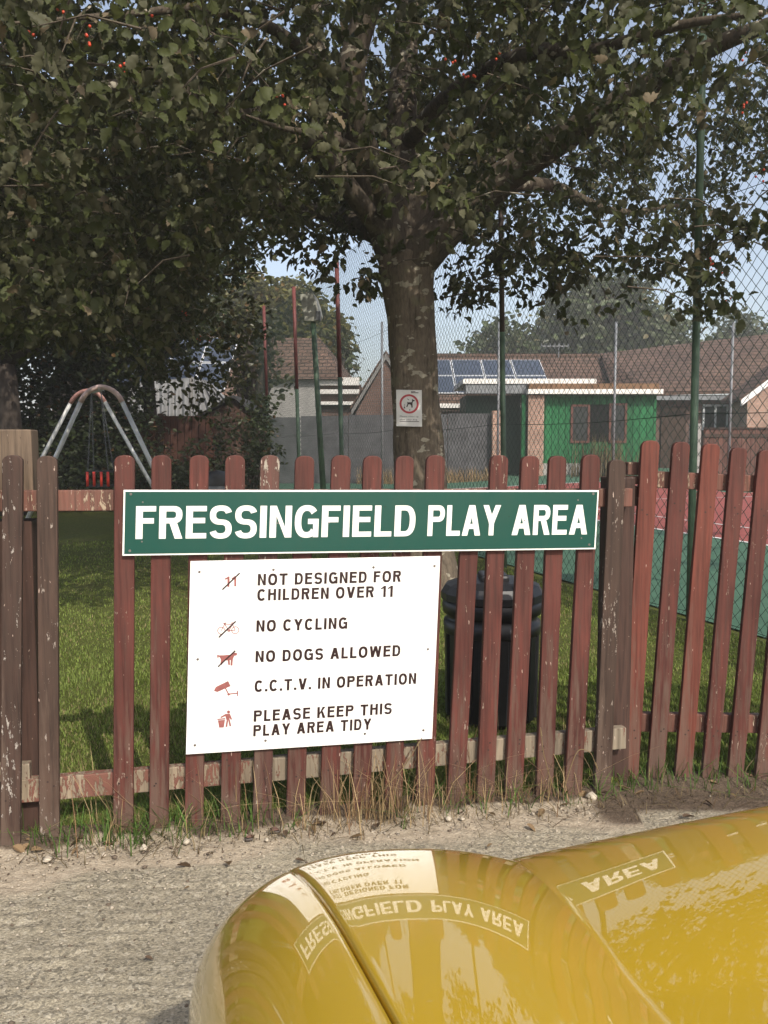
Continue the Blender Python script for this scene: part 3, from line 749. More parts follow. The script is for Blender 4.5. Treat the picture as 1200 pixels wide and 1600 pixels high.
def bez(P, rr, n=6):
    """Catmull-Rom through points with radius run"""
    Q = [P[0] * 2 - P[1]] + P + [P[-1] * 2 - P[-2]]; o, r = [], []
    for i in range(1, len(Q) - 2):
        for k in range(n):
            t = k / n; a, b_, c, d = Q[i - 1:i + 3]
            o.append(.5 * ((2 * b_) + (c - a) * t + (2 * a - 5 * b_ + 4 * c - d) * t * t + (3 * b_ - a - 3 * c + d) * t ** 3))
            r.append(rr[0] + (rr[1] - rr[0]) * ((i - 1) + t) / (len(P) - 1))
    o.append(P[-1]); r.append(rr[1]); return o, r
LIMBS = [([(628, 420, 7), (600, 350, 6.9), (570, 250, 6.7), (548, 150, 6.4), (560, 60, 6.3), (610, -90, 6.1)], (.17, .08)),
         ([(634, 410, 7), (640, 320, 7.1), (628, 220, 7.2), (632, 100, 7.4), (645, -80, 7.6)], (.19, .09)),
         ([(640, 415, 7), (700, 350, 6.9), (765, 295, 6.8), (850, 235, 6.5), (960, 165, 6.1), (1100, 80, 5.6), (1250, 20, 5.2)], (.20, .035)),
         ([(606, 370, 6.95), (535, 250, 7.3), (494, 160, 7.4), (490, 60, 7.4), (482, -80, 7.5)], (.13, .08)),
         ([(604, 372, 6.9), (500, 240, 6.3), (410, 190, 5.6), (330, 165, 5.0), (230, 120, 4.5), (120, 160, 4.2), (70, 150, 4.0)], (.085, .004)),
         ([(545, 160, 6.4), (450, 60, 5.4), (330, 15, 4.7), (200, 22, 4.2), (-30, 40, 3.9)], (.05, .004)),
         ([(632, 230, 7.2), (700, 150, 6.2), (820, 85, 5.2), (920, 80, 4.8), (1060, 40, 4.4), (1190, 20, 4.1)], (.07, .012)),
         ([(770, 292, 6.8), (860, 290, 7.4), (960, 330, 8.0), (1060, 320, 8.4)], (.07, .015)),
         ([(610, 375, 7.1), (500, 330, 8.2), (380, 330, 9.2), (250, 380, 10), (120, 430, 10.5)], (.10, .02)),
         ([(600, 345, 6.9), (588, 285, 6.1), (560, 238, 5.3), (508, 214, 4.6), (440, 200, 4.1), (385, 180, 3.8)], (.05, .004)),
         ([(700, 350, 6.9), (760, 250, 7.8), (880, 200, 9.0), (1000, 190, 10)], (.08, .02))]
for P, rr in LIMBS:
    b = MB(); o, r = bez([tp(*p) for p in P], rr); b.tube(o, r, 10); b.build('limb', M['bark_limb_shaded'], TREE, smooth=True)
# crown: twig ends through the crown's volume above an uneven, drooping underside
def underside(x, y):
    mid = np.maximum(2.70, 1.30 + .240 * y); left = 2.12 + .055 * (y - 7)
    u = mid + (left - mid) * (1 - sstep(-2.0, -1.25, x + .17 * (y - 7))) + .32 * sstep(1.0, 3.0, x)
    return u + .62 * (vnoise(x * .8 + 30, y * .8 + 12, 21) - .42) + .40 * (vnoise(x * 2.1 + 10, y * 2.1 + 9, 22) - .5)
def crown_sample(n, zt, g, y0=3.5, y1=12.6):
    p = np.stack([g.uniform(-6.2, 6.8, n), g.uniform(y0, y1, n), g.uniform(1.7, zt, n)], -1)
    e = ((p[:, 0] - .4) / 6.6) ** 2 + ((p[:, 1] - 7.4) / 5.2) ** 2 + ((p[:, 2] - 5.6) / 4.9) ** 2
    dens = vnoise(p[:, 0] * 1.3 + 40, p[:, 1] * 1.3 + p[:, 2] * .9 + 20, 23) * .6 + vnoise(p[:, 0] * 2.6 + 7, p[:, 2] * 2.6 + p[:, 1] + 3, 24) * .4
    keep = (e < 1) & (p[:, 2] > underside(p[:, 0], p[:, 1])) & (dens > .36 + .20 * sstep(.5, 3.0, p[:, 0]) + .09 * np.exp(-((p[:, 0] + .35) / .8) ** 2) * sstep(4.2, 5.2, p[:, 1]) * sstep(3.0, 3.6, p[:, 2])
                                                         + .30 * np.exp(-((p[:, 0] - .35) / .8) ** 2) * (p[:, 1] < 6.9) * (1 - sstep(3.3, 3.9, p[:, 2])))
    return p[keep]
g = np.random.default_rng(11)
low = crown_sample(34000, 5.2, g); high = crown_sample(7000, 10.3, g); high = high[high[:, 2] > 5.2]
sprays = [((735, 435), 7.4, .30, 26), ((712, 470), 7.4, .10, 5), ((570, 440), 6.6, .12, 6), ((560, 410), 6.8, .25, 14), ((870, 430), 7.0, .35, 30), ((1100, 440), 5.4, .16, 10), ((1112, 475), 5.3, .10, 6),
          ((930, 390), 6.6, .4, 34), ((1040, 390), 6.2, .35, 26), ((330, 430), 8.0, .35, 24), ((320, 560), 9.5, .4, 24), ((240, 500), 10, .5, 60), ((1180, 350), 5.2, .2, 10),
          ((480, 390), 7.2, .3, 20), ((820, 395), 6.8, .3, 24), ((350, 600), 9.8, .25, 13), ((300, 625), 9.8, .2, 8), ((240, 575), 9.8, .2, 16), ((320, 490), 9, .5, 50), ((1110, 380), 5.6, .25, 16), ((660, 250), 4.6, .3, 20), ((480, 200), 4.2, .25, 16), ((340, 200), 4.0, .12, 6), ((700, 270), 4.3, .2, 10),
          ((230, 100), 3.6, .18, 10), ((60, 60), 3.4, .2, 12), ((150, 150), 3.7, .2, 12), ((60, 260), 4.6, .35, 24)]
sp = [np.array(tp(*q, Yd)) + g.normal(0, 1, (n, 3)) * r * np.array([.6, .6, .45]) for q, Yd, r, n in sprays]
tw = np.concatenate([low, high] + sp)
def whitebeam_crown():
    c, d, s = rosettes(tw, g, 9, .071, droop=.55, spread=.05); d[:, 2] -= .25 * (g.random(len(c)) < .4)
    tint = np.repeat(np.clip(g.random(len(tw)), 0, .999), 9) * .5 + g.random(len(c)) * .5
    tint = np.where(g.random(len(c)) < .035, .999, tint.clip(0, .93)); nr = (c[:, 1] < 5.6) & (c[:, 2] < 5)
    Vs, Fs, T = [], [], []; off = 0
    for sel, tm in ((nr, fine_template()), (~nr, leaf_template(.3, .3))):
        V, Fc = leaves_at(c[sel], d[sel], s[sel], tm, g); Vs.append(V); Fs.append(Fc + off); off += len(V); T.append(np.repeat(tint[sel], len(tm[0])))
    np_mesh('crown', np.concatenate(Vs), Fs, M['leaf'], TREE, attrs={'tint': np.concatenate(T)}, smooth=True)
whitebeam_crown()
# fine twigs joining leaf clusters
b = MB(); near = tw[(tw[:, 1] < 9) & (tw[:, 2] < 4.6)]
for p in near[g.choice(len(near), min(1500, len(near)), replace=False)]:
    p = Vector(p); q = p + Vector((g.normal(0, .28), g.normal(.12, .28), abs(g.normal(.10, .15)))); mid = p.lerp(q, .5) + Vector((0, 0, .05))
    b.tube([q, mid, p], [.006, .0045, .002], 4, False)
tag(b.build('twigs', M['bark_limb_shaded'], TREE), kind='stuff')
b = MB()
for q in [(45, 45, 3.5), (95, 20, 3.5), (134, 55, 3.7), (250, 30, 4), (180, 105, 3.6), (440, 152, 4.3), (437, 160, 4.3), (732, 118, 4.4), (780, 90, 4.5), (1160, 170, 5), (1110, 410, 5.4), (1142, 470, 5.4), (290, 490, 8), (310, 530, 9), (325, 530, 9), (18, 265, 4.6), (60, 375, 6), (1195, 275, 5), (1120, 425, 5.5), (705, 95, 4.4), (1165, 90, 4.8), (45, 380, 6.3)]:
    for k in range(int(g.integers(2, 6))):
        c = tp(*q) + Vector(g.normal(0, .02, 3)); r = .0075
        b.lathe([(0.0005, -r), (r * .7, -r * .7), (r, 0), (r * .7, r * .7), (.0005, r)], c, 8)
tag(b.build('berries', M['berry'], TREE, smooth=True), kind='stuff')

# dog notice on the trunk
nrm = Vector((-.08, -1, 0)).normalized(); pq = Vector((tp(640, 640).x, 7 - .245, tp(640, 640).z))
TL, TR_, BL = at_plane(619, 609, pq, nrm), at_plane(659, 609.5, pq, nrm), at_plane(619.5, 666, pq, nrm)
ds = Board(TL, TR_, BL, nrm)
S3 = thing('dog_notice', 'small white notice with a dog in a red ring, fixed to the tree trunk', 'sign', ds.P(.5, 1))
ds.panel('panel', M['sign_grey'], S3, .006)
cd = lambda x, y: ((x - 285) / 597, (y - 285) / 850)
m = MB(); ds.polys(m, ringp(585, 610, 225, 48, 40), .0008, cd); m.build('ring', M['ring_red'], S3)
m = MB()
ds.polys(m, [[(540, 560), (560, 572), (640, 570), (655, 545), (650, 500), (668, 495), (680, 515), (715, 520), (712, 545), (675, 555), (665, 600), (668, 690), (640, 700), (632, 640), (600, 618), (565, 625), (545, 680), (515, 680), (535, 640), (545, 600)],
             seg(475, 610, 475, 660, 8), [(455, 715), (475, 660), (498, 715)], seg(600, 735, 600, 765, 20), seg(545, 490, 585, 520, 14)], .0012, cd)
m.build('dog_picture', M['letter_dark'], S3)
fd = bpy.data.curves.new('t', 'FONT')
def small_text(m, bd, txt, u0, u1, vb, h):
    fd.body = txt; fd.resolution_u = 2
    o = bpy.data.objects.new('t', fd); COL.objects.link(o); dg = bpy.context.evaluated_depsgraph_get(); me = bpy.data.meshes.new_from_object(o.evaluated_get(dg), depsgraph=dg)
    w = max(v.co.x for v in me.vertices); vs = [bd.P(u0 + v.co.x / w * (u1 - u0), vb - v.co.y / .7 * h, .0008) for v in me.vertices]
    m.add(vs, [list(p.vertices) for p in me.polygons]); bpy.data.objects.remove(o); bpy.data.meshes.remove(me)
m = MB()
small_text(m, ds, 'Please clean up', .13, .87, .745, .042); small_text(m, ds, 'after your dog.', .13, .83, .83, .042)
ds.polys(m, [[(360, 1012), (815, 1012), (815, 1026), (360, 1026)], [(630, 315), (735, 315), (735, 330), (630, 330)], [(630, 340), (805, 340), (805, 358), (630, 358)]], .0008, cd)
m.build('lettering', M['letter_dark'], S3)

# ------------------------------------------------------------------ black litter bin behind the fence
bc = Vector((at_y(768, 1000, 3.62).x, 3.62, 0))
BIN = thing('litter_bin', 'black ribbed round litter bin with domed lid standing on grass behind the pickets', 'bin', bc)
b = MB(); b.lathe([(.0, .03), (.175, .03), (.18, .0), (.185, .03), (.193, .47), (.19, .475), (.0, .475)], bc, 32); b.build('body', M['black_plastic'], BIN, True)
b = MB()
for k in range(16):
    t = 2 * math.pi * (k + .3) / 16; e = Vector((math.cos(t), math.sin(t), 0)); s_ = Vector((-e.y, e.x, 0))
    b.beam(bc + e * .193 + Vector((0, 0, .02)), bc + e * .2 + Vector((0, 0, .39)), .045, .016, e)
b.build('body_ribs', M['black_plastic'], BIN, bevel=.003)
b = MB(); b.lathe([(.205, .385), (.212, .39), (.212, .44), (.2, .445), (.196, .47), (.214, .475), (.219, .50), (.217, .53), (.205, .535)], bc, 32); b.build('rim_band', M['black_plastic'], BIN, True)
b = MB(); b.lathe([(.218, .53), (.224, .535), (.224, .565), (.205, .598), (.15, .618), (.07, .626), (.001, .628)], bc, 16); b.build('lid', M['black_plastic'], BIN)
b = MB(); b.box(bc.x - .06, bc.x + .06, bc.y - .11, bc.y + .05, bc.z + .612, bc.z + .65); b.build('lid_hatch', M['black_plastic'], BIN, bevel=.012)
b = MB(); b.box(bc.x - .030, bc.x - .014, bc.y - .2165, bc.y - .210, .335 + .07, .344 + .07); b.build('badge', M['white_paint'], BIN)

# ------------------------------------------------------------------ tennis court fences
def chainlink(name, parent, o, d, L, z0, z1, cw_=.043, ch=.090, r=.0021, mat=None):
    """zigzag wires, each bent round its neighbour: real crossing strands"""
    n = int(L / cw_); k = int((z1 - z0) / ch * 2); nr = Vector((d.y, -d.x, 0))
    ii, jj = np.meshgrid(np.arange(n), np.arange(k + 1), indexing='ij')
    x = (ii + np.where((jj + ii) % 2 == 0, 0.02, .98)) * cw_; z = z0 + jj * ch / 2; w = np.where(jj % 2 == 0, -r, r) * .9
    c = np.stack([o.x + d.x * x + nr.x * w, o.y + d.y * x + nr.y * w, z], -1)              # (n,k+1,3)
    ax = [np.array((d.x, d.y, 0)), np.array((nr.x * .8 - d.x * .5, nr.y * .8 - d.y * .5, 0)), np.array((-nr.x * .8 - d.x * .5, -nr.y * .8 - d.y * .5, 0))]
    V = np.stack([c + a * r * 1.3 for a in ax], 2)                                          # (n,k+1,3,3)
    idx = np.arange(n * (k + 1) * 3).reshape(n, k + 1, 3); fs = []
    for a in range(3):
        b_ = (a + 1) % 3; fs.append(np.stack([idx[:, :-1, a], idx[:, :-1, b_], idx[:, 1:, b_], idx[:, 1:, a]], -1).reshape(-1, 4))
    return np_mesh(name, V.reshape(-1, 3), [np.concatenate(fs)], mat or M['wire_green'], parent)
CF = thing('court_fence', 'tall green chain link fence with red topped posts along the near side of the court', 'fence', (CP.x, CP.y, 0))
start = court_pt(-5.83, 0)
chainlink('wire_mesh', CF, start, CU, 5.83 + 17.5, .02, 4.25)
for k, aa, h in ((-2, -5.6, 4.3), (-1, -2.8, 4.3), (0, 0, 4.3), (1, 2.67, 4.3), (2, 5.49, 4.3), (3, 8.29, 4.15), (4, 11.26, 4.25), (5, 14.2, 4.35), (6, 17.3, 4.5)):
    p = court_pt(aa, -.045) + Vector((.028 if k == 0 else 0, 0, 0)); r = .026 if k < 2 else .036; up_m = M['pole_red'] if k > 2 else (M['pole_dark'] if k == 1 else M['pole_green'])
    lean = Vector((-.022 * h * (1 if k > 0 else .3), 0, 0))
    b = MB(); b.tube([p - Vector((0, 0, .1)), p + lean * .53 + Vector((0, 0, 2.3))], r, 12); po = b.build('post', M['pole_green'], CF, True)
    b = MB(); b.tube([p + lean * .53 + Vector((0, 0, 2.3)), p + lean + Vector((0, 0, h))], r * .97, 12); b.build('post_upper', up_m, po, True)
b = MB()
for z in (.06, 1.42, 2.8, 4.24):
    b = MB(); Q = [court_pt(a, -.008) + Vector((0, 0, z - .03 * math.sin((a % 2.914) / 2.914 * math.pi))) for a in np.linspace(-5.83, 17.5, 49)]; b.tube(Q, .0022, 4, False); b.build('line_wire', M['wire_green'], CF)
EF = thing('court_fence', 'far end chain link fence of the court before the green building, with bare grey posts', 'fence', (3, 22.2, 0))
E0 = court_pt(17.5, .0)
chainlink('wire_mesh', EF, Vector((E0.x, E0.y, 0)), Vector((1, 0, 0)), 18, .1, 4.4, .06, .12, r=.0016)
for k in range(5):
    x = -.05 + 3.07 * k; zg = float(ground_z(np.array(x), np.array(22.2)))
    b = MB(); b.tube([(x, E0.y - .05, zg - .1), (x, E0.y - .05, 4.45)], .033, 8); b.build('post', M['galv'], EF, True)
# floodlight
fp = at_z(509, 828); FLY = fp.y
FL = thing('floodlight', 'grey rectangular floodlight on a thin green pole beside the court fence', 'floodlight', (fp.x, FLY, 0))
a, t_ = at_y(509, 830, FLY), at_y(489, 497, FLY)
b = MB(); b.tube([a, t_], [.044, .036], 10); b.build('pole', M['pole_green'], FL, True)
b = MB(); hd = [at_y(x, y, FLY - .05) for x, y in ((468, 460), (489, 457), (494, 472), (497, 487), (494, 492), (473, 487))]
b.add(hd + [p + Vector((.05, .26, -.05)) for p in hd], [list(range(6))[::-1], list(range(6, 12))] + [[i, (i + 1) % 6, 6 + (i + 1) % 6, 6 + i] for i in range(6)]); b.build('lamp_head', M['court_lamp'], FL, bevel=.005)
b = MB(); c0, c1 = at_y(475, 503, FLY), at_y(497, 487, FLY); b.box(c0.x, c1.x, FLY - .07, FLY + .07, c0.z, c1.z); b.build('control_box', M['court_lamp'], FL, bevel=.01)
b = MB(); c0, c1 = at_y(494, 502, FLY), at_y(501, 487, FLY); b.box(c0.x, c1.x, FLY - .08, FLY + .02, c0.z, c1.z); b.build('bracket', M['galv'], FL, bevel=.006)

# ------------------------------------------------------------------ swing
SWY, SWB = 11.6, 14.0
SW = thing('swing_set', 'steel A frame toddler swing with faded red arched tops and hanging cradle seat', 'swing', (at_y(152, 800, 12.8).x, 12.8, 0))
def arch(Y, ap, lt, rt, lb, rb, paint):
    P = lambda q: at_y(q[0], q[1], Y)
    bl, br_ = P(lb), P(rb); bl.z = br_.z = -.05
    b = MB(); b.tube([bl, P(lt)], .032, 10); b.build('leg', M['steel'], SW, True); b = MB(); b.tube([br_, P(rt)], .032, 10); b.build('leg', M['steel'], SW, True)
    # curved head
    c = P(ap); L_, R_ = P(lt), P(rt); dl, dr = (L_ - bl).normalized(), (R_ - br_).normalized(); Q = []
    for k in range(13):
        t = k / 12; w = (1 - t); ctrl1, ctrl2 = L_ + dl * .30, R_ + dr * .30
        Q.append(L_ * w ** 3 + ctrl1 * 3 * w * w * t + ctrl2 * 3 * w * t * t + R_ * t ** 3)
    b = MB(); b.tube(Q, .036, 10); b.build('arch_top', paint, SW, True); return max(Q, key=lambda v: v.z)
a1 = arch(SWY, (152, 588), (126, 628), (191, 628), (31, 826), (289, 826), M['swing_paint'])
a2 = arch(SWB, (137, 597), (110, 630), (164, 628), (15, 812), (268, 812), M['swing_red'])
b = MB(); b.tube([a1 - Vector((0, .02, .03)), a2 + Vector((0, .02, -.03))], .036, 10); b.build('top_bar', M['steel'], SW, True)
sc_ = at_y(158, 748, 12.7)
SEAT = thing('cradle_swing', 'black cradle swing seat with red bars hanging on chains from the swing frame', 'baby swing', sc_)
b = MB(); w_, h_ = .155, .11
for dy in (-.14, .14):
    b.beam(sc_ + Vector((-w_, dy, h_)), sc_ + Vector((w_, dy, h_)), .03, .03); b.beam(sc_ + Vector((-w_, dy, -h_)), sc_ + Vector((w_, dy, -h_)), .03, .04)
for dx in (-w_, w_):
    b.beam(sc_ + Vector((dx, -.14, h_)), sc_ + Vector((dx, .14, h_)), .03, .03); b.beam(sc_ + Vector((dx, -.14, -h_)), sc_ + Vector((dx, .14, -h_)), .03, .04)
b.box(sc_.x - w_, sc_.x + w_, sc_.y - .13, sc_.y + .13, sc_.z - h_ - .02, sc_.z - h_ + .01); b.build('frame', M['black_plastic'], SEAT, bevel=.006)
for dx in (-w_, -.055, .055, w_):
    b = MB(); b.tube([sc_ + Vector((dx, -.15, -h_)), sc_ + Vector((dx, -.15, h_))], .022, 8); b.build('bar', M['seat_red'], SEAT, True)
for dx, dy in ((-w_, -.13), (w_, -.13), (-w_, .13), (w_, .13)):
    b = MB(); top = at_y(150 + (-7 if dx < 0 else 7), 607, sc_.y + dy); q = sc_ + Vector((dx, dy, h_)); n = 46
    for k in range(n):
        p0, p1 = q.lerp(top, k / n), q.lerp(top, (k + .82) / n); s_ = Vector((.009, 0, 0)) if k % 2 else Vector((0, .009, 0))
        b.tube([p0, p0.lerp(p1, .2) + s_, p0.lerp(p1, .8) + s_, p1, p0.lerp(p1, .8) - s_, p0.lerp(p1, .2) - s_, p0], .0036, 4, False)
    b.build('chain', M['galv'], SEAT)
# far bin by the hedge
p = at_y(340, 790, 13.2); p.z = 0
FBN = thing('litter_bin', 'small grey bin with a dark lid far off near the swing', 'bin', p)
b = MB(); b.lathe([(.0, .0), (.22, 0), (.24, .58), (0, .58)], p, 16); b.build('body', M['galv'], FBN, True)
b = MB(); b.lathe([(.25, .58), (.255, .68), (.22, .78), (.001, .82)], p, 16); b.build('lid', M['black_plastic'], FBN, True)

# ------------------------------------------------------------------ houses, fences and sheds behind
def wall_box(b, x0, x1, y0, y1, z0, z1): b.box(x0, x1, y0, y1, z0, z1)
def roof_pair(b, x0, x1, ye, yr, yb, ze, zr, ov=.25, th=.12):
    """two slopes, ridge along x"""
    sl = (zr - ze) / (yr - ye); f = ye - ov; zf = ze - sl * ov
    b.hexa([(x0, f, zf), (x1, f, zf), (x1, yr, zr), (x0, yr, zr), (x0, f, zf + th), (x1, f, zf + th), (x1, yr, zr + th), (x0, yr, zr + th)])
    b.hexa([(x0, yr, zr), (x1, yr, zr), (x1, yb, ze), (x0, yb, ze), (x0, yr, zr + th), (x1, yr, zr + th), (x1, yb, ze + th), (x0, yb, ze + th)])
def P3(x, y, Y): return at_y(x, y, Y)
def window(parent, x0, x1, z0, z1, y, fm, name='window', mull=1):
    b = MB(); t = .07
    b.box(x0, x1, y - .05, y, z0, z0 + t); b.box(x0, x1, y - .05, y, z1 - t, z1); b.box(x0, x0 + t, y - .05, y, z0 + t, z1 - t); b.box(x1 - t, x1, y - .05, y, z0 + t, z1 - t)
    for k in range(mull):
        xm = x0 + (x1 - x0) * (k + 1) / (mull + 1); b.box(xm - t / 2, xm + t / 2, y - .047, y, z0 + t, z1 - t)
    w = b.build(name, fm, parent); b = MB(); b.quad((x0 + .02, y - .02, z0 + .02), (x1 - .02, y - .02, z0 + .02), (x1 - .02, y - .02, z1 - .02), (x0 + .02, y - .02, z1 - .02)); b.build('pane', M['glass_dark'], w)
    return w
def solar(parent, c00, c10, c01, nx, ny, mat=None):
    """panels on a roof plane: origin bottom-left, bottom-right, top-left"""
    ex, ey = c10 - c00, c01 - c00; n = ex.cross(ey).normalized(); n = n if n.z > 0 else -n
    for i in range(nx):
        for j in range(ny):
            a = c00 + ex * (i + .02) / nx + ey * (j + .02) / ny + n * .05; u, v = ex * .965 / nx, ey * .965 / ny
            b = MB(); b.hexa([a, a + u, a + u + v, a + v, a + n * .04, a + u + n * .04, a + u + v + n * .04, a + v + n * .04]); fr = b.build('solar_panel', M['upvc'], parent)
            a2, uu, vv = a + u * .022 + v * .018 + n * .044, u * .956, v * .964
            b = MB(); b.quad(a2, a2 + uu, a2 + uu + vv, a2 + vv); b.build('cells', M['panel_blue'], fr)
# bungalow with solar panels, right of the trunk
BW = thing('bungalow', 'brown tiled bungalow with solar panels and a long roof, behind the tennis court', 'house', (6, 34, 0))
zr, ze = P3(760, 560, 36).z, P3(700, 625, 32).z
b = MB(); b.box(1.2, 9.4, 32.3, 39, 0, ze); b.build('wall', M['brown_brick'], BW)
b = MB(); roof_pair(b, .9, 9.6, 32.3, 36, 39.7, ze, zr); rf = b.build('roof', M['roof_tile'], BW)
b = MB(); b.box(.9, 9.6, 35.88, 36.12, zr + .1, zr + .2); b.build('ridge', M['roof_tile_left'], rf)
b = MB(); b.box(.9, 6, 31.9, 32.02, ze - .30, ze - .14); b.build('gutter', M['fascia'], BW)
sl = (zr - ze) / 3.7; pr = lambda x, y: Vector((x, y, ze + (y - 32.3) * sl + .125))
solar(BW, pr(1.55, 32.45), pr(6.55, 32.45), pr(1.55, 35.4), 4, 2)
b = MB()      # right wing, nearer
E1, E2 = P3(1020, 618, 29.5), P3(1260, 612, 29.5); R1, R2 = P3(938, 557, 35.6), P3(1260, 520, 34)
th = Vector((0, 0, .13)); E0_ = Vector((R1.x - .4, 32.2, E1.z + .35))
b.add([E1, E2, R2, R1, E1 + th, E2 + th, R2 + th, R1 + th], [[3, 2, 1, 0], [4, 5, 6, 7], [0, 1, 5, 4], [1, 2, 6, 5], [2, 3, 7, 6], [3, 0, 4, 7]])
b.add([E1, R1, E0_, E1 + th, R1 + th, E0_ + th], [[0, 2, 1], [3, 4, 5], [0, 3, 5, 2]])
wr = b.build('wing_roof', M['roof_tile'], BW)
b = MB(); b.box(E1.x + .2, E2.x, 30.1, 30.4, 0, E1.z + .05); b.build('wing_wall', M['brown_brick'], BW)
b = MB(); b.box(E1.x, E2.x, 29.40, 29.48, E1.z - .16, E1.z - .02); b.build('wing_gutter', M['galv'], BW)
x0, x1 = P3(1098, 640, 30.05).x, P3(1138, 640, 30.05).x
window(BW, x0, x1, P3(0, 672, 30.05).z, P3(0, 632, 30.05).z, 30.08, M['upvc'])
b = MB(); b.box(P3(1050, 0, 30.05).x, P3(1090, 0, 30.05).x, 30.0, 30.09, 0, P3(0, 635, 30.05).z); b.build('door', M['dark_timber'], BW)
# projecting brick gable at far right
GY = 27.5; q = lambda x, y: P3(x, y, GY)
b = MB(); A0, A1, A2 = q(1168, 626), q(1310, 520), q(1452, 626)
b.prism([(A0.x, 0), (A2.x, 0), (A2.x, A0.z), (A1.x, A1.z), (A0.x, A0.z)], (0, GY, 0), (1, 0, 0), (0, 0, 1), (0, 1.2, 0)); b.build('gable_wall', M['pink_brick'], BW)
b = MB(); u = Vector((0, 0, .16))
for s0, s1 in ((A0 + Vector((-.25, -.12, -.18)), A1 + Vector((0, -.12, .02))), (A1 + Vector((0, -.12, .02)), A2 + Vector((.25, -.12, -.18)))):
    b.hexa([s0, s1, s1 + Vector((0, .08, 0)), s0 + Vector((0, .08, 0)), s0 + u * 1.3, s1 + u * 1.3, s1 + Vector((0, .08, 0)) + u * 1.3, s0 + Vector((0, .08, 0)) + u * 1.3])
b.build('barge_board', M['white_paint'], BW)
b = MB()
for s0, s1 in ((A0 + Vector((-.3, -.1, -.02)), A1 + Vector((0, -.1, .22))), (A1 + Vector((0, -.1, .22)), A2 + Vector((.3, -.1, -.02)))):
    k = Vector((0, 1.6, 0)); b.hexa([s0, s1, s1 + k, s0 + k, s0 + u * .6, s1 + u * .6, s1 + k + u * .6, s0 + k + u * .6])
b.build('gable_roof', M['roof_tile'], BW)
b = MB(); a0, a1_ = P3(846, 541, 35.8), P3(888, 541, 35.8); b.tube([a0, a1_], .02, 6); pz = P3(873, 541, 35.8); b.tube([Vector((pz.x, pz.y, zr)), pz + Vector((0, 0, .1))], .022, 6)
for k in range(7):
    c = a0.lerp(a1_, k / 6); b.tube([c + Vector((0, -.28, 0)), c + Vector((0, .28, .0))], .012, 5); b.tube([c + Vector((0, 0, -.1)), c + Vector((0, 0, .12))], .012, 5)
tag(b.build('aerial', M['galv'], origin=(pz.x, pz.y, zr)), 'thin television aerial on the ridge of the bungalow roof', 'aerial')
# green flat-roofed building
GB = thing('green_building', 'green walled flat roofed clubhouse with red framed windows and brick pier', 'building', (7, 28, 0))
gy = 27.2; q = lambda x, y: P3(x, y, gy)
zt, zb = q(900, 617).z, .1
b = MB(); b.box(q(858, 0).x, q(1042, 0).x, gy, gy + 3.5, zb, zt); b.build('wall', M['green_wall'], GB)
b = MB(); b.box(q(832, 0).x, q(857.5, 0).x, gy - .25, gy + .3, zb, zt - .01); b.build('brick_pier', M['pink_brick'], GB)
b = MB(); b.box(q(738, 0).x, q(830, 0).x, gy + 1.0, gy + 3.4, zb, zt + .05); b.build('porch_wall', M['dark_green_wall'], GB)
b = MB(); b.box(q(823, 0).x, q(830, 0).x, gy - .1, gy + .1, zb, zt - .01); b.build('porch_post', M['green_wall'], GB)
b = MB(); b.box(q(830, 0).x, q(1046, 0).x, gy - .4, gy + 3.6, zt + .01, zt + .16); b.build('fascia', M['fascia'], GB)
b = MB(); b.box(q(832, 0).x, q(1040, 0).x, gy - .36, gy + 3.5, zt + .165, zt + .34); b.build('roof', M['brown_gravel_roof'], GB)
p0, p1, z0, z1 = q(728, 0).x, q(944, 0).x, q(0, 620).z, q(0, 604).z
b = MB(); b.box(p0, p1, gy + .0, gy + 3.7, zt + .36, zt + .52); b.build('canopy', M['fascia'], GB)
b = MB(); b.box(p0 + .1, q(833, 0).x, gy + .05, gy + .6, zt + .05, zt + .355); b.build('canopy_side', M['galv'], GB)
window(GB, q(903, 0).x, q(934, 0).x, q(0, 692).z, q(0, 632).z, gy - .003, M['frame_red'], mull=0); window(GB, q(965, 0).x, q(994, 0).x, q(0, 692).z, q(0, 630).z, gy - .003, M['frame_red'], mull=0)
b = MB(); b.box(q(935, 0).x, q(964.5, 0).x, gy - .03, gy - .003, q(0, 690).z, q(0, 632).z); b.build('recess_shade', M['black_gap'], GB)  # flat black panel on the wall, painting the shade of a recess
b = MB(); b.box(q(858.5, 0).x, q(1042, 0).x, gy - .06, gy - .004, zb, q(0, 724).z); b.build('plinth', M['render_wall'], GB)
# timber fence at far right
TF = thing('timber_fence', 'brown close boarded timber fence beneath the brick gable', 'fence', (12, 25.4, 0))
b = MB(); y = 25.4; a, c = P3(1100, 670, y), P3(1330, 668, y); b.box(a.x, c.x, y, y + .04, 0, a.z); b.build('boarding', M['wood_fence_brown'], TF)
b = MB(); b.box(a.x, c.x, y - .04, y - .002, a.z - .25, a.z - .15); b.box(a.x, c.x, y - .05, y + .06, a.z + .002, a.z + .04); b.build('capping', M['dark_timber'], TF)
for px in (1081, 1092):
    p = P3(px, 662, 24.8); b = MB(); b.box(p.x - .06, p.x + .06, 24.75, 24.87, 0, p.z)
    tag(b.build('concrete_post', M['render_wall'], bevel=.01, origin=(p.x, 24.8, 0)), 'short pale concrete post ahead of the boarded fence, the %s' % ('one nearer the green wall' if px == 1081 else 'one nearer the brown boards'), 'post')
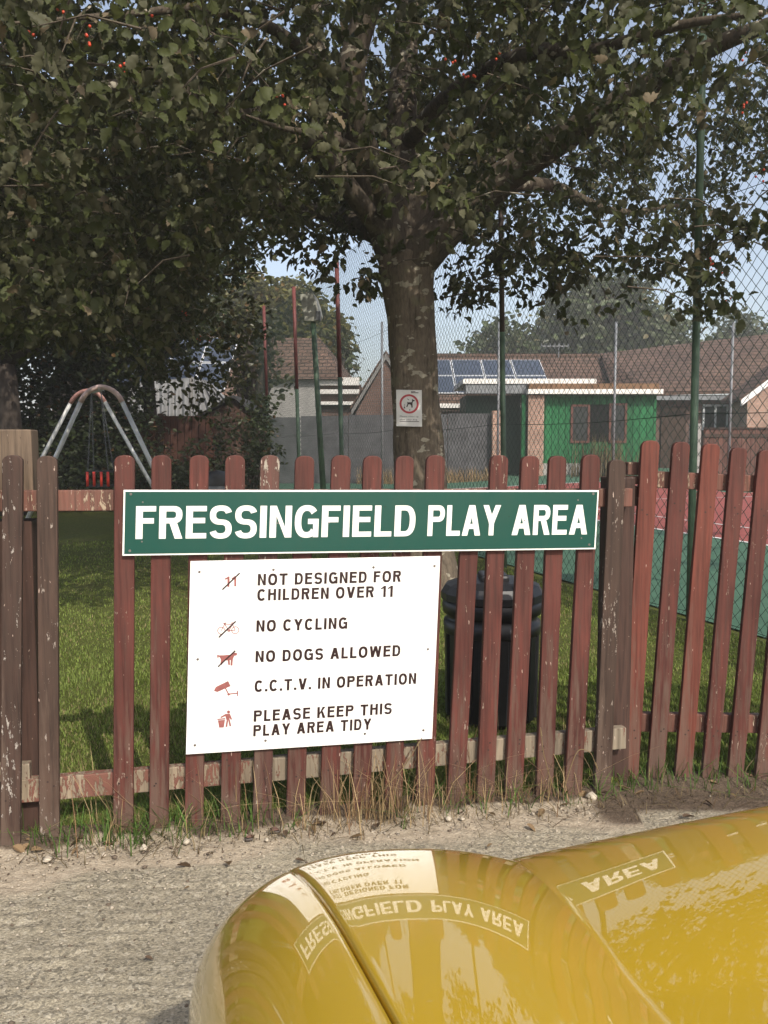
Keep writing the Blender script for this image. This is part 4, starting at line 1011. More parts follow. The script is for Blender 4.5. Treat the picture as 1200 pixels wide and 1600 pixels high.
# grey boarding left of the green building
GBF = thing('boarded_fence', 'long dark grey boarded fence behind the court and trunk', 'fence', (0, 26.6, 0))
y = 26.6
for i, (x0, x1, yt) in enumerate(((398, 470, 652), (470, 545, 650), (545, 622, 648), (622, 700, 647), (700, 770, 646))):
    a, c = P3(x0, yt, y), P3(x1, yt, y); b = MB(); b.box(a.x, c.x - .02, y, y + .05, 0, a.z); b.build('panel', M['grey_board'], GBF)
b = MB(); p = P3(779, 642, 26.4); b.box(p.x - .20, p.x + .18, 26.3, 26.6, 0, p.z); tag(b.build('gate_pier', M['pink_brick'], bevel=.01, origin=(p.x, 26.4, 0)), 'pinkish brick pier at the end of the grey boarded fence', 'pier')
# middle house
MH = thing('house', 'house with a brown hipped roof and pale rendered wall left of the trunk', 'house', (-3, 33, 0))
q = lambda x, y, Y=31: P3(x, y, Y)
b = MB(); b.box(q(392, 0).x, q(492, 0).x, 31, 36, 0, q(0, 590).z); b.build('wall', M['render_wall'], MH)
A, B_, C_, D_ = q(380, 592, 30.7), q(536, 592, 30.7), P3(500, 528, 34), P3(425, 528, 34)
b = MB(); b.add([A, B_, C_, D_, B_ + Vector((.6, 7, 0)), A + Vector((-.6, 7, 0))], [[0, 1, 2, 3], [1, 4, 2], [4, 5, 3, 2], [5, 0, 3], [0, 5, 4, 1]]); b.build('roof', M['roof_tile_left'], MH)
b = MB(); b.box(q(490, 0).x, q(562, 0).x, 31.2, 35, 0, q(0, 600).z); b.build('extension_wall', M['brown_brick'], MH)
b = MB()
for yy, h in ((596, .14), (612, .08), (630, .06)): b = MB(); b.box(q(490, 0).x, q(560, 0).x, 30.9, 31.19, q(0, yy).z - h, q(0, yy).z + h); b.build('fascia', M['fascia'], MH)
GH = thing('garage', 'dark brown gabled outbuilding with grey barge boards beside the trunk', 'outbuilding', (.2, 29.5, 0))
q = lambda x, y: P3(x, y, 29)
A0, A1, A2 = q(556, 645), q(603, 562), q(650, 645)
b = MB(); b.prism([(A0.x, 0), (A2.x, 0), (A2.x, A0.z), (A1.x, A1.z), (A0.x, A0.z)], (0, 29, 0), (1, 0, 0), (0, 0, 1), (0, 4, 0)); b.build('wall', M['brown_brick'], GH)
b = MB(); u = Vector((0, 0, .2))
for s0, s1 in ((A0 + Vector((-.15, -.1, -.1)), A1 + Vector((0, -.1, .02))), (A1 + Vector((0, -.1, .02)), A2 + Vector((.15, -.1, -.1)))):
    b.hexa([s0, s1, s1 + Vector((0, .09, 0)), s0 + Vector((0, .09, 0)), s0 + u, s1 + u, s1 + Vector((0, .09, 0)) + u, s0 + Vector((0, .09, 0)) + u])
b.build('barge_board', M['grey_timber'], GH)
b = MB()
for s0, s1 in ((A0 + Vector((-.2, -.08, .1)), A1 + Vector((0, -.08, .24))), (A1 + Vector((0, -.08, .24)), A2 + Vector((.2, -.08, .1)))):
    k = Vector((0, 4.2, 0)); b.hexa([s0, s1, s1 + k, s0 + k, s0 + u * .4, s1 + u * .4, s1 + k + u * .4, s0 + k + u * .4])
b.build('roof', M['roof_tile'], GH)
# left house with solar panels
LH = thing('house', 'house with solar panels on its tiled roof, half hidden behind leaves at left', 'house', (-9, 30, 0))
zr, ze = P3(240, 528, 33).z, P3(240, 625, 29).z
x0, x1 = P3(60, 0, 30).x, P3(372, 0, 30).x
b = MB(); b.box(x0 + .3, x1 - .3, 29.3, 36.6, 0, ze); b.build('wall', M['pink_brick'], LH)
b = MB(); roof_pair(b, x0, x1, 29.3, 33, 36.7, ze, zr); b.build('roof', M['roof_tile_left'], LH)
sl = (zr - ze) / 3.7; pr = lambda x, y: Vector((x, y, ze + (y - 29.3) * sl + .125))
solar(LH, pr(-10.2, 29.5), pr(-5.6, 29.5), pr(-10.2, 32.7), 4, 2)
# tarpaulin cover
TC = thing('tarpaulin_shelter', 'pale grey pleated plastic sheeting over a frame in front of the solar house', 'shelter', (-7, 24, 0))
def sheetcloth(x0, x1, yt0, yt1, yb, Y, fan):
    n, k = 60, 8; V = []
    for i in range(n + 1):
        t = i / n; px = x0 + (x1 - x0) * t
        T_ = P3(px if not fan else x0 + (x1 - x0) * t * .35, yt0 + (yt1 - yt0) * t, Y + .6); Bm = P3(px, yb, Y)
        for j in range(k + 1):
            s = j / k; p = T_.lerp(Bm, s); p.y += .10 * math.sin(t * 44 + 1.5 * math.sin(t * 9)) * (.3 + .7 * s); V.append(p)
    return V, [[i * (k + 1) + j, i * (k + 1) + j + 1, (i + 1) * (k + 1) + j + 1, (i + 1) * (k + 1) + j] for i in range(n) for j in range(k)]
b = MB(); b.add(*sheetcloth(200, 296, 600, 590, 654, 24, False)); b.add(*sheetcloth(298, 385, 588, 596, 654, 24, True)); o = b.build('sheeting', M['tarp'], TC, True)
m_ = o.modifiers.new('thickness', 'SOLIDIFY'); m_.thickness = .008
b = MB()
for px in (203, 297, 384): p = P3(px, 589, 24.2); b = MB(); b.tube([(p.x, 24.3, 0), (p.x, 24.3, p.z)], .05, 8); b.build('frame_pole', M['grey_timber'], TC)
# shed and red-brown fence at the back of the lawn
SH = thing('garden_shed', 'dark timber garden shed with a low gabled felt roof in the shade', 'shed', (P3(358, 0, 18).x, 18, 0))
q = lambda x, y: P3(x, y, 18); A0, A1, A2 = q(316, 652), q(366, 624), q(398, 652)
b = MB(); b.prism([(A0.x, 0), (A2.x, 0), (A2.x, A0.z), (A1.x, A1.z), (A0.x, A0.z)], (0, 18, 0), (1, 0, 0), (0, 0, 1), (0, 2.4, 0)); b.build('wall', M['wood_shed'], SH)
b = MB()
for s0, s1 in ((A0 + Vector((-.12, -.12, -.03)), A1 + Vector((0, -.12, .03))), (A1 + Vector((0, -.12, .03)), A2 + Vector((.12, -.12, -.03)))):
    k = Vector((0, 2.7, 0)); u = Vector((0, 0, .06)); b.hexa([s0, s1, s1 + k, s0 + k, s0 + u, s1 + u, s1 + k + u, s0 + k + u])
b.build('roof', M['felt'], SH)
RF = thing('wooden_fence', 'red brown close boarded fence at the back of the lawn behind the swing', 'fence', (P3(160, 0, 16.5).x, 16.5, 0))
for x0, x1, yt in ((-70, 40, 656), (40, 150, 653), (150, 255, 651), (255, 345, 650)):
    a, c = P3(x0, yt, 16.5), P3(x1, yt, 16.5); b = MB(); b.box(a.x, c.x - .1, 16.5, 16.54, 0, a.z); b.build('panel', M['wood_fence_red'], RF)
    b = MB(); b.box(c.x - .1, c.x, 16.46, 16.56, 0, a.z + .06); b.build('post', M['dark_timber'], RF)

# ------------------------------------------------------------------ other trees, hedges, shrubs
def small_tree(name, label, base, th, tr, ells, pv, L, mat, seed, per=6, cat='tree', group=None, trunk=True):
    g = np.random.default_rng(seed); o = thing(name, label, cat, base, group); bx, by, bz = base
    tw = clump_points(g, ells, pv); tw = tw[tw[:, 2] > bz + .05]
    crown_mesh('crown' if trunk else 'foliage', o, mat, tw, g, per, L, simple_template(), droop=.25, spread=L * .8)
    b = MB()
    if trunk: b.tube([(bx, by, bz - .1), (bx + .05, by, bz + th * .5), (bx, by, bz + th)], [tr * 1.3, tr, tr * .8], 12)
    for (cx, cy, cz), r in ells[::max(1, len(ells) // 14)]:
        s = Vector((bx, by, bz + (th if trunk else .05))); e = Vector((cx, cy, cz)); b.tube([s, s.lerp(e, .5) + Vector((0, 0, .15 * (e - s).length * .3)), e], [tr * .5, tr * .3, tr * .1], 6)
    b.build('trunk' if trunk else 'stems', M['bark_dark'], o, True); return o
def ell_cloud(g, c, R_, n, r0, r1, floor=None):
    out = []
    for _ in range(n):
        d = norm(g.normal(0, 1, 3)) * (.55 + .45 * g.random()); p = np.array(c) + d * np.array(R_)
        if floor is not None and p[2] < floor: p[2] = floor + g.random() * .5
        r = g.uniform(r0, r1); out.append((tuple(p), (r, r, r * .8)))
    return out
g = np.random.default_rng(31)
X = lambda px, Y: (px - 600) / F * Y
small_tree('dark_tree', 'dark leafy tree with a bare lower trunk beyond the lawn at far left', (X(16, 14.5), 14.5, 0), 2.6, .19, ell_cloud(g, (X(80, 14.5), 14.6, 4.6), (3.6, 2.2, 2.5), 46, .6, 1.0, 2.35), 42, .10, M['leaf_dark'], 41)
small_tree('dark_tree', 'dark leafy tree overhanging the swing and the red brown fence', (X(235, 17.4), 17.4, 0), 2.6, .15, ell_cloud(g, (X(215, 17.2), 17.2, 4.7), (1.9, 1.8, 2.0), 34, .5, .95, 3.0), 42, .10, M['leaf_dark'], 42)
for i, (px, Y, w, h, lb) in enumerate(((60, 15.3, 1.4, 1.2, 'low dark shrub under the far left tree'), (215, 15.4, 1.3, .9, 'low dark shrub behind the right legs of the swing'), (390, 15.6, .75, 1.75, 'tall ivy clad shrub against the court fence corner'), (300, 15.9, .8, 1.0, 'dark shrub in front of the garden shed'), (130, 15.8, .9, 1.0, 'dark shrub between the swing legs'))):
    small_tree('shrub', lb, (X(px, Y), Y, 0), .3, .03, [((X(px, Y) + g.normal(0, w * .35), Y + g.normal(0, .25), abs(g.normal(h * .5, h * .22))), (w * .4, .35, h * .36)) for _ in range(12)], 130, .075, M['leaf_dark'], 60 + i, cat='shrub', trunk=False)
def big(px, py_top, w_px, Y, py_bot, seed, label, mat, n=26, name='broadleaf_tree', pv=5.0, L=.36):
    top, bot = at_y(px, py_top, Y), at_y(px, py_bot, Y); gg = np.random.default_rng(seed); w = w_px / F * Y / 2; cz = (top.z + bot.z) / 2; rz = (top.z - bot.z) / 2
    rr = min(w, rz); small_tree(name, label, (top.x, Y, .5 if px > 700 else 0), max(1, bot.z - .2), .25, ell_cloud(gg, (top.x, Y, cz), (w * .78, w * .6, rz * .78), n, rr * .28, rr * .46), pv, L, mat, seed)
big(440, 410, 235, 38, 620, 71, 'broad olive green conifer like tree behind the hipped house', M['leaf_olive'], 46, 'evergreen_tree', 26, .26)
M['leaf_brown'] = mat_leaf('leaf_brown', (.045, .048, .017), (.055, .055, .025), (.13, .08, .035), dead_frac=.06)
big(392, 440, 130, 21, 650, 81, 'brownish dark tree between the tarpaulin shelter and the hipped house', M['leaf_brown'], 30, pv=40, L=.15)
big(525, 500, 70, 37, 640, 72, 'lower green tree at the right flank of the olive evergreen', M['leaf_far'], 22, pv=26, L=.22)
big(770, 482, 120, 52, 600, 73, 'round green tree above the solar panels', M['leaf_far'], 30)
big(945, 425, 235, 54, 610, 74, 'largest spreading green tree above the long roof', M['leaf_far'], 52)
big(1040, 470, 130, 56, 610, 75, 'green tree merging into the largest one on its right flank', M['leaf_far'], 28)
big(1168, 488, 120, 58, 610, 76, 'rounded green tree above the brick gable', M['leaf_far'], 30)
big(850, 500, 110, 58, 610, 77, 'pale green tree low between the two bigger ones', M['leaf_olive'], 24)
big(250, 500, 260, 44, 620, 78, 'green tree behind the ridge of the solar house', M['leaf_olive'], 34)
big(230, 330, 270, 26, 520, 79, 'tall dark tree between the far left tree and the olive evergreen', M['leaf_dark'], 60, 'dark_tree', 9, .22)
big(90, 300, 420, 27, 520, 80, 'tall dark tree standing behind the far left tree', M['leaf_dark'], 60, 'dark_tree', 9, .22)
gh = np.random.default_rng(77)
small_tree('hedge', 'tall dark overgrown hedge in shade at the far left behind the swing', (X(70, 15.9), 15.9, 0), .3, .05, [((X(px, 15.9), 15.9 + gh.normal(0, .2), z), (.75, .5, .6)) for px in range(-60, 215, 38) for z in (.7, 1.5, 2.3, 3.1)], 95, .10, M['leaf_dark'], 78, cat='hedge', trunk=False)
# dry grasses and young bamboo by the green building
def stalks(name, label, pts, hmin, hmax, mat, seed, w=.012, lean=.25, parent=None, cat=None, kind=None, group=None, per=1, spread=.03):
    g = np.random.default_rng(seed); P = np.repeat(np.asarray(pts, dtype=float), per, 0); n = len(P); P = P + np.concatenate([g.normal(0, spread, (n, 2)), np.zeros((n, 1))], 1)
    h = g.uniform(hmin, hmax, n); az = g.random(n) * 6.283; d = np.stack([np.cos(az), np.sin(az), np.zeros(n)], -1); s = np.stack([-d[:, 1], d[:, 0], np.zeros(n)], -1)
    ln = (np.abs(g.normal(0, lean, n)) * h)[:, None]; V = []
    for t, ww in ((0, 1), (.4, .9), (.75, .6)):
        c = P + np.array([0, 0, 1]) * (h * t * (1 - .12 * t))[:, None] + d * ln * t ** 2; k = (w * ww * g.uniform(.6, 1.2, n) / 2)[:, None]; V += [c - s * k, c + s * k]
    V.append(P + np.array([0, 0, 1]) * (h * .9)[:, None] + d * ln)
    V = np.stack(V, 1).reshape(-1, 3); b0 = np.arange(n)[:, None] * 7
    q4 = np.concatenate([b0 + np.array([0, 1, 3, 2]), b0 + np.array([2, 3, 5, 4])]); t3 = b0 + np.array([4, 5, 6])
    tint = np.repeat(np.where(g.random(n) < .1, .999, g.random(n) * .85), 7)
    o = np_mesh(name, V, [q4, t3], mat, parent, origin=(0, 0, 0), attrs={'tint': tint}); tag(o, label, cat, group, kind); return o
pts = [(*P3(px + g.normal(0, 26), 0, 26.4 + g.normal(0, .25)).xy, .2) for px in [955] * 260]
stalks('bamboo', 'loose clump of dry tall canes before the green wall and its windows', pts, .5, 1.7, M['cane'], 5, .03, .25, cat='canes', kind='thing')
pts = [(X(g.uniform(560, 770), 26.2), 26.2 + g.normal(0, .15), 0.0) for _ in range(900)]
stalks('dry_grass', 'straw coloured tall grass along the foot of the grey boarded fence', pts, .2, .7, M['straw'], 6, .02, .3, kind='stuff', cat='grass')

# ------------------------------------------------------------------ lawn blades, weeds, straw, pebbles
def lawn_blades(n, seed):
    g = np.random.default_rng(seed); y = 1 / g.uniform(1 / 10.5, 1 / 2.45, n * 2); x = g.uniform(-.92, .75, n * 2) * y
    k = (y > line_y(x) + .03) & (x < CP.x - .35 * (y - CP.y) - .04); x, y = x[k][:n], y[k][:n]; n = len(x)
    tuft = vnoise(x * 5 + 40, y * 5, 71); h = g.uniform(.010, .028, n) * (.6 + .8 * tuft) * (1 + 1.1 * np.exp(-(y - line_y(x)) / .25)); w = g.uniform(.002, .0042, n) * (1 + (y - 2.5) * .16)
    az = g.random(n) * 6.283; d = np.stack([np.cos(az), np.sin(az), 0 * az], -1); s = np.stack([-d[:, 1], d[:, 0], 0 * az], -1); P = np.stack([x, y, ground_z(x, y) - .006], -1); z = np.array([0, 0, 1.])
    ln = (h * g.uniform(.2, .9, n))[:, None]; hh = h[:, None]; wk = w[:, None]
    V = np.stack([P - s * wk / 2, P + s * wk / 2, P + z * hh * .6 + d * ln * .4 - s * wk * .4, P + z * hh * .6 + d * ln * .4 + s * wk * .4, P + z * hh + d * ln], 1).reshape(-1, 3)
    b0 = np.arange(n)[:, None] * 5; dead = vnoise(x * 1.7 + 9, y * 1.7 + 4, 72)
    tint = np.repeat(np.where(g.random(n) < .05 + .14 * (dead > .62), .999, g.random(n) * .9), 5)
    tag(np_mesh('grass', V, [b0 + np.array([0, 1, 3, 2]), b0 + np.array([2, 3, 4])], M['blade'], attrs={'tint': tint}), 'mown green lawn grass with yellowed patches behind the fence', 'grass', kind='stuff')
lawn_blades(290000, 81)
g = np.random.default_rng(91)
def along(px, py, n, sx=.05, sy=.03):
    c = at_z(px, py); return np.stack([g.normal(c.x, sx, n), g.normal(c.y, sy, n), np.full(n, -.004)], -1)
wp = np.concatenate([along(*q) for q in [(150, 1310, 160, .09), (215, 1308, 150, .06), (270, 1300, 130, .05), (120, 1318, 70, .06), (335, 1290, 90, .05), (395, 1290, 90, .04), (620, 1272, 70, .05), (690, 1262, 50, .04),
                                           (870, 1247, 120, .07), (930, 1240, 70, .05), (1000, 1225, 130, .06), (1050, 1222, 80, .05), (1150, 1222, 120, .10), (1200, 1222, 90, .10), (75, 1310, 50, .04), (460, 1285, 40, .05), (770, 1258, 60, .05)]])
tag(stalks('weeds', 'fresh green weeds growing at the foot of the pickets', wp[::2], .03, .13, M['weed'], 92, .0042, 1.1), cat='weeds', kind='stuff')
dp = np.concatenate([along(*q) for q in [(330, 1290, 45, .05), (390, 1285, 40, .04), (540, 1285, 90, .06), (580, 1280, 120, .06), (620, 1275, 120, .06), (660, 1270, 60, .05), (700, 1268, 60, .05), (480, 1290, 60, .05), (760, 1255, 60, .06), (800, 1255, 70, .06), (840, 1250, 50, .05), (170, 1310, 40, .05), (905, 1245, 30, .04), (255, 1300, 25, .05)]])
tag(stalks('dry_grass', 'bleached dry grass stalks tangled against the picket feet', dp[::2], .06, .30, M['straw'], 93, .0028, .9), cat='dry grass', kind='stuff')
lit = np.concatenate([along(px, 1336 - (px - 60) * .085 + g.normal(0, 3), 22, .05, .045) for px in range(40, 1190, 22)])
tag(stalks('plant_litter', 'brown dead stems and litter lying along the soil strip', lit[::2], .012, .05, M['cane'], 94, .003, 2.5), cat='litter', kind='stuff')
# three tall bent straws before the right pickets
for i, (pts_, lb) in enumerate(((((878, 1245), (893, 1195), (905, 1172), (922, 1176), (930, 1192)), 'bent straw stem hooked over beside the lower rail end'), (((575, 1285), (600, 1235), (630, 1200), (652, 1165)), 'long straight straw stem rising under the white sign corner'), (((868, 1245), (850, 1180), (846, 1150)), 'thin straw stem standing between two right hand pickets'))):
    b = MB(); Q = [at_plane(*p, FA + FN * (.05 + .01 * i), FN) for p in pts_]; o, r = bez(Q, (.0022, .0012), 5); b.tube(o, r, 5)
    b.tube([o[-1], o[-1] + (o[-1] - o[-3]).normalized() * .03], [.0035, .001], 5); tag(b.build('straw_stem', M['straw'], origin=Q[0]), lb, 'straw')
def rocks(name, C, S, mat, seed, kind=None, parent=None):
    g = np.random.default_rng(seed); t = np.array([(0, 0, 1), (.9, 0, .25), (.28, .86, .3), (-.73, .53, .2), (-.73, -.53, .28), (.28, -.86, .22), (.6, .4, -.5), (-.4, .6, -.5), (-.4, -.6, -.5), (.5, -.5, -.5)], float)
    fc = np.array([(0, 1, 2), (0, 2, 3), (0, 3, 4), (0, 4, 5), (0, 5, 1), (1, 6, 2), (2, 6, 7), (2, 7, 3), (3, 7, 8), (3, 8, 4), (4, 8, 5), (5, 8, 9), (5, 9, 1), (1, 9, 6), (6, 9, 8), (6, 8, 7)])
    n = len(C); a = g.random(n) * 6.283; V = t[None] * (1 + g.normal(0, .18, (n, 10, 3))) * (S[:, None, None] * g.uniform(.6, 1.15, (n, 1, 3)) * np.array([1, 1, .7])); c, s = np.cos(a)[:, None], np.sin(a)[:, None]
    V = np.stack([V[..., 0] * c - V[..., 1] * s, V[..., 0] * s + V[..., 1] * c, V[..., 2]], -1) + C[:, None, :]
    return np_mesh(name, V.reshape(-1, 3), [(np.arange(n)[:, None, None] * 10 + fc[None]).reshape(-1, 3)], mat, parent, attrs={'tint': np.repeat(np.where(g.random(n) < .22, .999, g.random(n) * .75), 10)})
n = 3600; x = g.uniform(-1.5, 1.7, n); d = np.where(g.random(n) < .72, g.exponential(.13, n), g.uniform(0, 1.0, n)); y = line_y(x) - .0 - d
kp = ~((x > .7) & (d < .4) & (g.random(n) < .97)); x, y, n = x[kp], y[kp], int(kp.sum())
o = rocks('gravel', np.stack([x, y, np.full(n, -.004)], -1), g.uniform(.0018, .0055, n) * (1 + .9 * (g.random(n) < .08)), M['pebble'], 95); tag(o, 'loose gravel and grit strewn over the yard edge', 'gravel', kind='stuff')
for i, (px, py, s, lb) in enumerate([(292, 1317, .014, 'cream flint stone between two pickets near the left weeds'), (700, 1282, .018, 'chalky white stone lying on the sandy strip below the short picket'), (722, 1281, .013, 'white lump of rubble beside the chalky stone'), (225, 1327, .016, 'pale stone before the left weeds'), (390, 1312, .017, 'brown broken stone at the foot of the flaked picket'), (75, 1345, .015, 'pale stone by the brown picket foot at left'), (417, 1314, .011, 'small cream stone to the right of the brown broken stone'), (430, 1300, .02, 'rough brown clod behind the cream stone'), (925, 1248, .022, 'flat pale rubble at the dark right post')]):
    c = at_z(px, py); o = rocks('loose_stone', np.array([[0, 0, .3 * s]]), np.array([s]), M['stone'] if i not in (4, 7) else M['brown_brick'], 200 + i); o.location = c; tag(o, lb, 'stone')

g = np.random.default_rng(97); n = 80; x = g.uniform(-1.2, 1.6, n); y = line_y(x) - g.exponential(.10, n) * np.where(g.random(n) < .5, 1, 2.2) + .02
P_ = np.stack([x, y, np.full(n, .012)], -1); az = g.random(n) * 6.283
V, Fc = leaves_at(P_, np.stack([np.cos(az), np.sin(az), g.normal(0, .12, n)], -1), g.uniform(.018, .045, n), leaf_template(.3, .5), g, flat=2.5)
M['dead_leaf'] = mat_leaf('dead_leaf', (.20, .135, .075), (.24, .17, .10), (.09, .06, .04), trans=.05, dead_frac=.4, rough=.8, spec=.1)
tag(np_mesh('fallen_leaves', V, [Fc], M['dead_leaf'], attrs={'tint': np.repeat(g.random(n), 2 * len(HALF))}), 'dry brown leaves fallen along the foot of the picket fence', 'leaves', kind='stuff')

# ------------------------------------------------------------------ the yellow car's front end
CAR = thing('yellow_car', 'glossy yellow car front with a domed wing and bonnet reflecting the signs', 'car', (.6, .6, 0))
PR = [(.12, .900, -.17), (.55, .824, -.185), (.70, .795, -.215), (.83, .762, -.29), (.96, .718, -.38), (1.02, .690, -.52), (1.08, .645, -1.0), (1.135, .565, -1.9), (1.165, .46, -5)]
def prof(y):
    y = min(max(y, PR[0][0]), PR[-1][0])
    for (a, za, sa), (b_, zb_, sb) in zip(PR, PR[1:]):
        if y <= b_:
            h = b_ - a; t = (y - a) / h; return za * (2 * t ** 3 - 3 * t * t + 1) + sa * h * (t ** 3 - 2 * t * t + t) + zb_ * (-2 * t ** 3 + 3 * t * t) + sb * h * (t ** 3 - t * t)
    return PR[-1][1]
XC, XS, XM = .045, -.20, .60     # hump crest, mean outer side, car centre line
def side_x(y): return -.15 - .25 * (y - .6)
def valley_x(y): return .195 - .085 * (y - .6)
def surf(x, y):
    """upper skin of the left half: wing dome, valley and the raised bonnet centre"""
    if x <= XC:
        t = min(1, (XC - x) / (XC - side_x(y))); ye = y + .12 * t ** 2.2; p = 3.1
        return prof(ye) - .20 * (1 - (1 - t ** p) ** (1 / p))
    XV = valley_x(y); dv = .030 - .036 * max(0, min(.5, y - .6)); zv = prof(y) - dv
    if x <= XV:
        t = (x - XC) / (XV - XC); return prof(y) - dv * t ** 2.0
    t = min(1, (x - XV) / (XM - XV)); return zv + (.036 + .115 * max(0, y - .55)) * (1 - (1 - t) ** 1.1)
def seam(y): return -.004 - .262 * (y - .55)
YS = np.concatenate([np.linspace(.12, 1.0, 90), np.linspace(1.005, 1.165, 40)])
def skin(name, xa, xb, n, mat, parent, mirror=False, lipa=False, lipb=False):
    V, ny = [], len(YS); rows = []
    for y in YS:
        a, b_ = xa(y), xb(y); row = []
        ts = [k / (n - 1) for k in range(n)]
        for t in ts:
            x = a + (b_ - a) * t; row.append((x, y, surf(x, y)))
        if lipa: row[0] = (row[0][0], y, row[0][2] - .0008); row.insert(0, (row[0][0] + .0008, y, row[0][2] - .012))
        if lipb: row[-1] = (row[-1][0], y, row[-1][2] - .0008); row.append((row[-1][0] - .0008, y, row[-1][2] - .012))
        rows.append(row)
    m = len(rows[0]); V = [p for r_ in rows for p in r_]
    if mirror: V = [(2 * XM - x, y, z) for x, y, z in V]
    F_ = [[i * m + j, i * m + j + 1, (i + 1) * m + j + 1, (i + 1) * m + j] for i in range(ny - 1) for j in range(m - 1)]
    if mirror: F_ = [f[::-1] for f in F_]
    b = MB(); b.add(V, F_); return b.build(name, mat, parent, True)
def nonlin(a, b_, t): return a + (b_ - a) * t
# bonnet spans both halves
def bonnet():
    rows = []
    for y in YS:
        XV = valley_x(y); s = seam(y) + .0022; xs_ = list(np.linspace(s, XC if s < XC else s + .001, 14)) + list(np.linspace(max(XC, s + .001), XV, 40))[1:] + list(np.linspace(XV, XM, 60))[1:]
        row = [(x, y, surf(x, y)) for x in xs_]; row = [(s + .0006, y, row[0][2] - .013)] + [(row[0][0], y, row[0][2] - .0007)] + row[1:]
        rows.append(row + [(2 * XM - x, yy, z) for x, yy, z in row[-2::-1]])
    m = len(rows[0]); b = MB(); b.add([p for r_ in rows for p in r_], [[i * m + j, i * m + j + 1, (i + 1) * m + j + 1, (i + 1) * m + j] for i in range(len(YS) - 1) for j in range(m - 1)])
    return b.build('bonnet', M['car_paint'], CAR, True)
bonnet()
def wing(mirror):
    rows = []; WY = .62; WR = .325
    for y in YS:
        s = seam(y) - .0022; th_ = np.linspace(0, 1, 46); row = []
        XS = side_x(y); tm = (XC - s) / (XC - XS)
        for k in th_:
            t = 1 - (1 - tm) * (k ** 1.0); t = 1 - (1 - tm) * k ** 1.6
            row.append((XC - (XC - XS) * t, y, surf(XC - (XC - XS) * t, y)))
        row[-1] = (row[-1][0], y, row[-1][2] - .0007); row.append((s - .0006, y, row[-1][2] - .013))
        zt_ = row[0][2]; side = []
        for k in range(1, 13):
            u = k / 12; side.append((XS - .022 * math.sin(u * math.pi * .8), y, zt_ + (.22 - zt_) * u))
        rows.append(side[::-1] + row)
    m = len(rows[0]); V = [p for r_ in rows for p in r_]; F_ = []
    for i in range(len(YS) - 1):
        for j in range(m - 1):
            q = [V[i * m + j], V[i * m + j + 1], V[(i + 1) * m + j + 1], V[(i + 1) * m + j]]; cy, cz = sum(p[1] for p in q) / 4, sum(p[2] for p in q) / 4
            if j < 12 and math.hypot(cy - WY, cz - .29) < WR: continue
            F_.append([i * m + j, i * m + j + 1, (i + 1) * m + j + 1, (i + 1) * m + j])
    if mirror: V = [(2 * XM - x, y, z) for x, y, z in V]; F_ = [f[::-1] for f in F_]
    b = MB(); b.add(V, F_); return b.build('wing', M['car_paint'], CAR, True)
wing(False); wing(True)
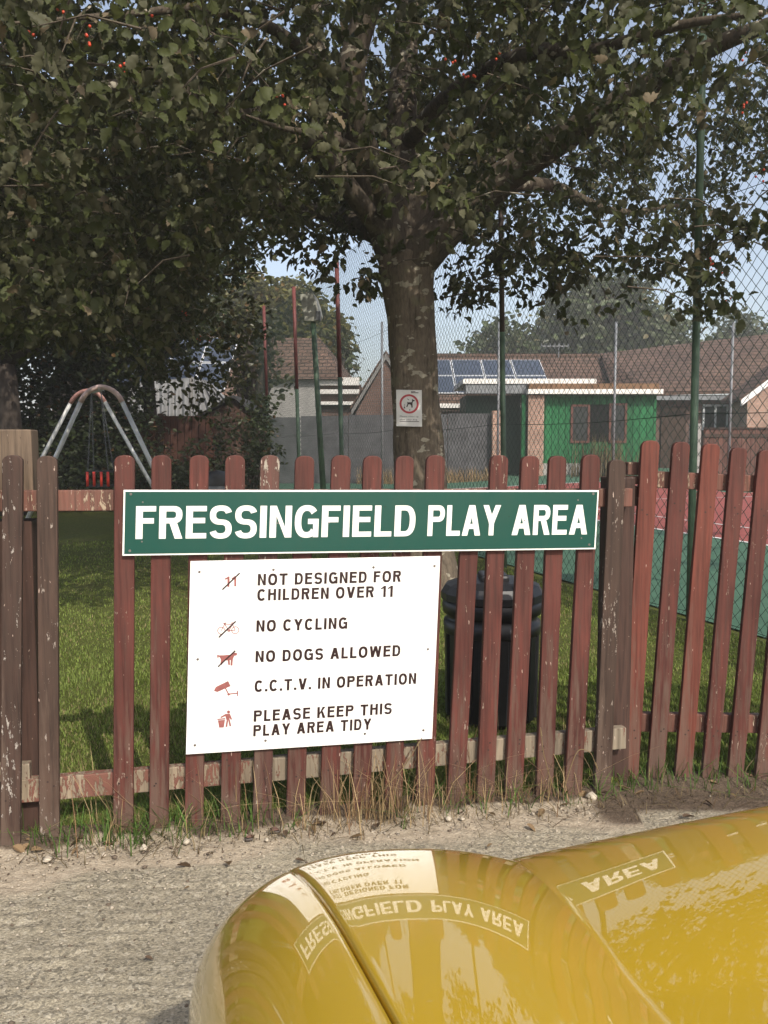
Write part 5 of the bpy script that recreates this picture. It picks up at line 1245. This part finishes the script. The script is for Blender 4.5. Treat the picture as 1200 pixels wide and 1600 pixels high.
for mir in (False, True):
    b = MB(); fx = (lambda x: 2 * XM - x) if mir else (lambda x: x)
    for y0, y1 in zip(YS[:-1:6], YS[6::6]):
        b.quad(*[(fx(seam(y) + dx), y, surf(seam(y), y) - .0125) for y, dx in ((y0, -.012), (y0, .012), (y1, .012), (y1, -.012))])
    b.build('shut_line', M['black_gap'], CAR)
    b = MB(); wx = fx(-.10); c = Vector((wx, .62, .29)); ring = [(.10, -.085), (.2, -.09), (.27, -.08), (.29, -.06), (.29, .06), (.27, .08), (.2, .09), (.10, .085)]
    vs = [[c + Vector((dx, r_ * math.cos(6.2832 * k / 28), r_ * math.sin(6.2832 * k / 28))) for k in range(28)] for r_, dx in ring]
    b.add([p for r_ in vs for p in r_], [[i * 28 + k, i * 28 + (k + 1) % 28, (i + 1) * 28 + (k + 1) % 28, (i + 1) * 28 + k] for i in range(7) for k in range(28)]); wh = b.build('wheel', M['tyre'], CAR, True)
    b = MB(); sx = .07 if mir else -.07; b.tube([c + Vector((sx, 0, 0)), c + Vector((sx * .3, 0, 0))], .198, 28)
    for k in range(5): e = Vector((0, math.cos(6.2832 * k / 5), math.sin(6.2832 * k / 5))); b.beam(c + Vector((sx * 1.2, 0, 0)), c + e * .19 + Vector((sx * 1.15, 0, 0)), .05, .02, Vector((1, 0, 0)))
    b.build('rim', M['alloy'], wh)
    b = MB(); hx = fx(-.02); V_ = []
    for i in range(9):
        for k in range(16):
            ph, tt = math.pi / 2 * i / 8, 6.2832 * k / 16; V_.append((hx + .085 * math.sin(ph) * math.cos(tt), 1.120 + .045 * math.cos(ph) - .08 * math.sin(ph) * math.sin(tt) * .45, .50 + .085 * math.sin(ph) * math.sin(tt)))
    b.add(V_, [[i * 16 + k, i * 16 + (k + 1) % 16, (i + 1) * 16 + (k + 1) % 16, (i + 1) * 16 + k] for i in range(8) for k in range(16)]); b.build('headlight', M['glass_dark'], CAR, True)
b = MB(); Q = []
for k in range(41):
    t = k / 40; x = XS + .0 + (2 * XM - 2 * XS) * t; e = 1 - abs(2 * t - 1); yy = 1.10 + .10 * min(1, e * 4) ** .5
    Q.append((x, yy))
b.add([(x, y_ + dy, z) for z, dy in ((.22, -.02), (.30, .02), (.42, .02), (.47, -.03)) for x, y_ in Q], [[i * 41 + k, i * 41 + k + 1, (i + 1) * 41 + k + 1, (i + 1) * 41 + k] for i in range(3) for k in range(40)])
b.build('bumper', M['car_paint'], CAR, True)
b = MB(); b.box(.35, .85, 1.195, 1.218, .47 - .12, .47 - .03); b.build('grille', M['black_plastic'], CAR, bevel=.01)
b = MB(); b.box(XS + .04, 2 * XM - XS - .04, .10, .118, .18, .60); b.build('bulkhead', M['black_gap'], CAR)

# ------------------------------------------------------------------ hazy air
hz = bpy.data.materials.new('haze'); hz.use_nodes = True; nt = hz.node_tree; nt.nodes.clear()
vo_ = nt.nodes.new('ShaderNodeVolumePrincipled'); vo_.inputs['Color'].default_value = (.93, .92, .90, 1); vo_.inputs['Density'].default_value = .0026; vo_.inputs['Anisotropy'].default_value = 0
out_ = nt.nodes.new('ShaderNodeOutputMaterial'); nt.links.new(vo_.outputs[0], out_.inputs['Volume'])
b = MB(); b.box(-450, 450, -120, 950, -1.2, 15); tag(b.build('haze', hz), kind='stuff')
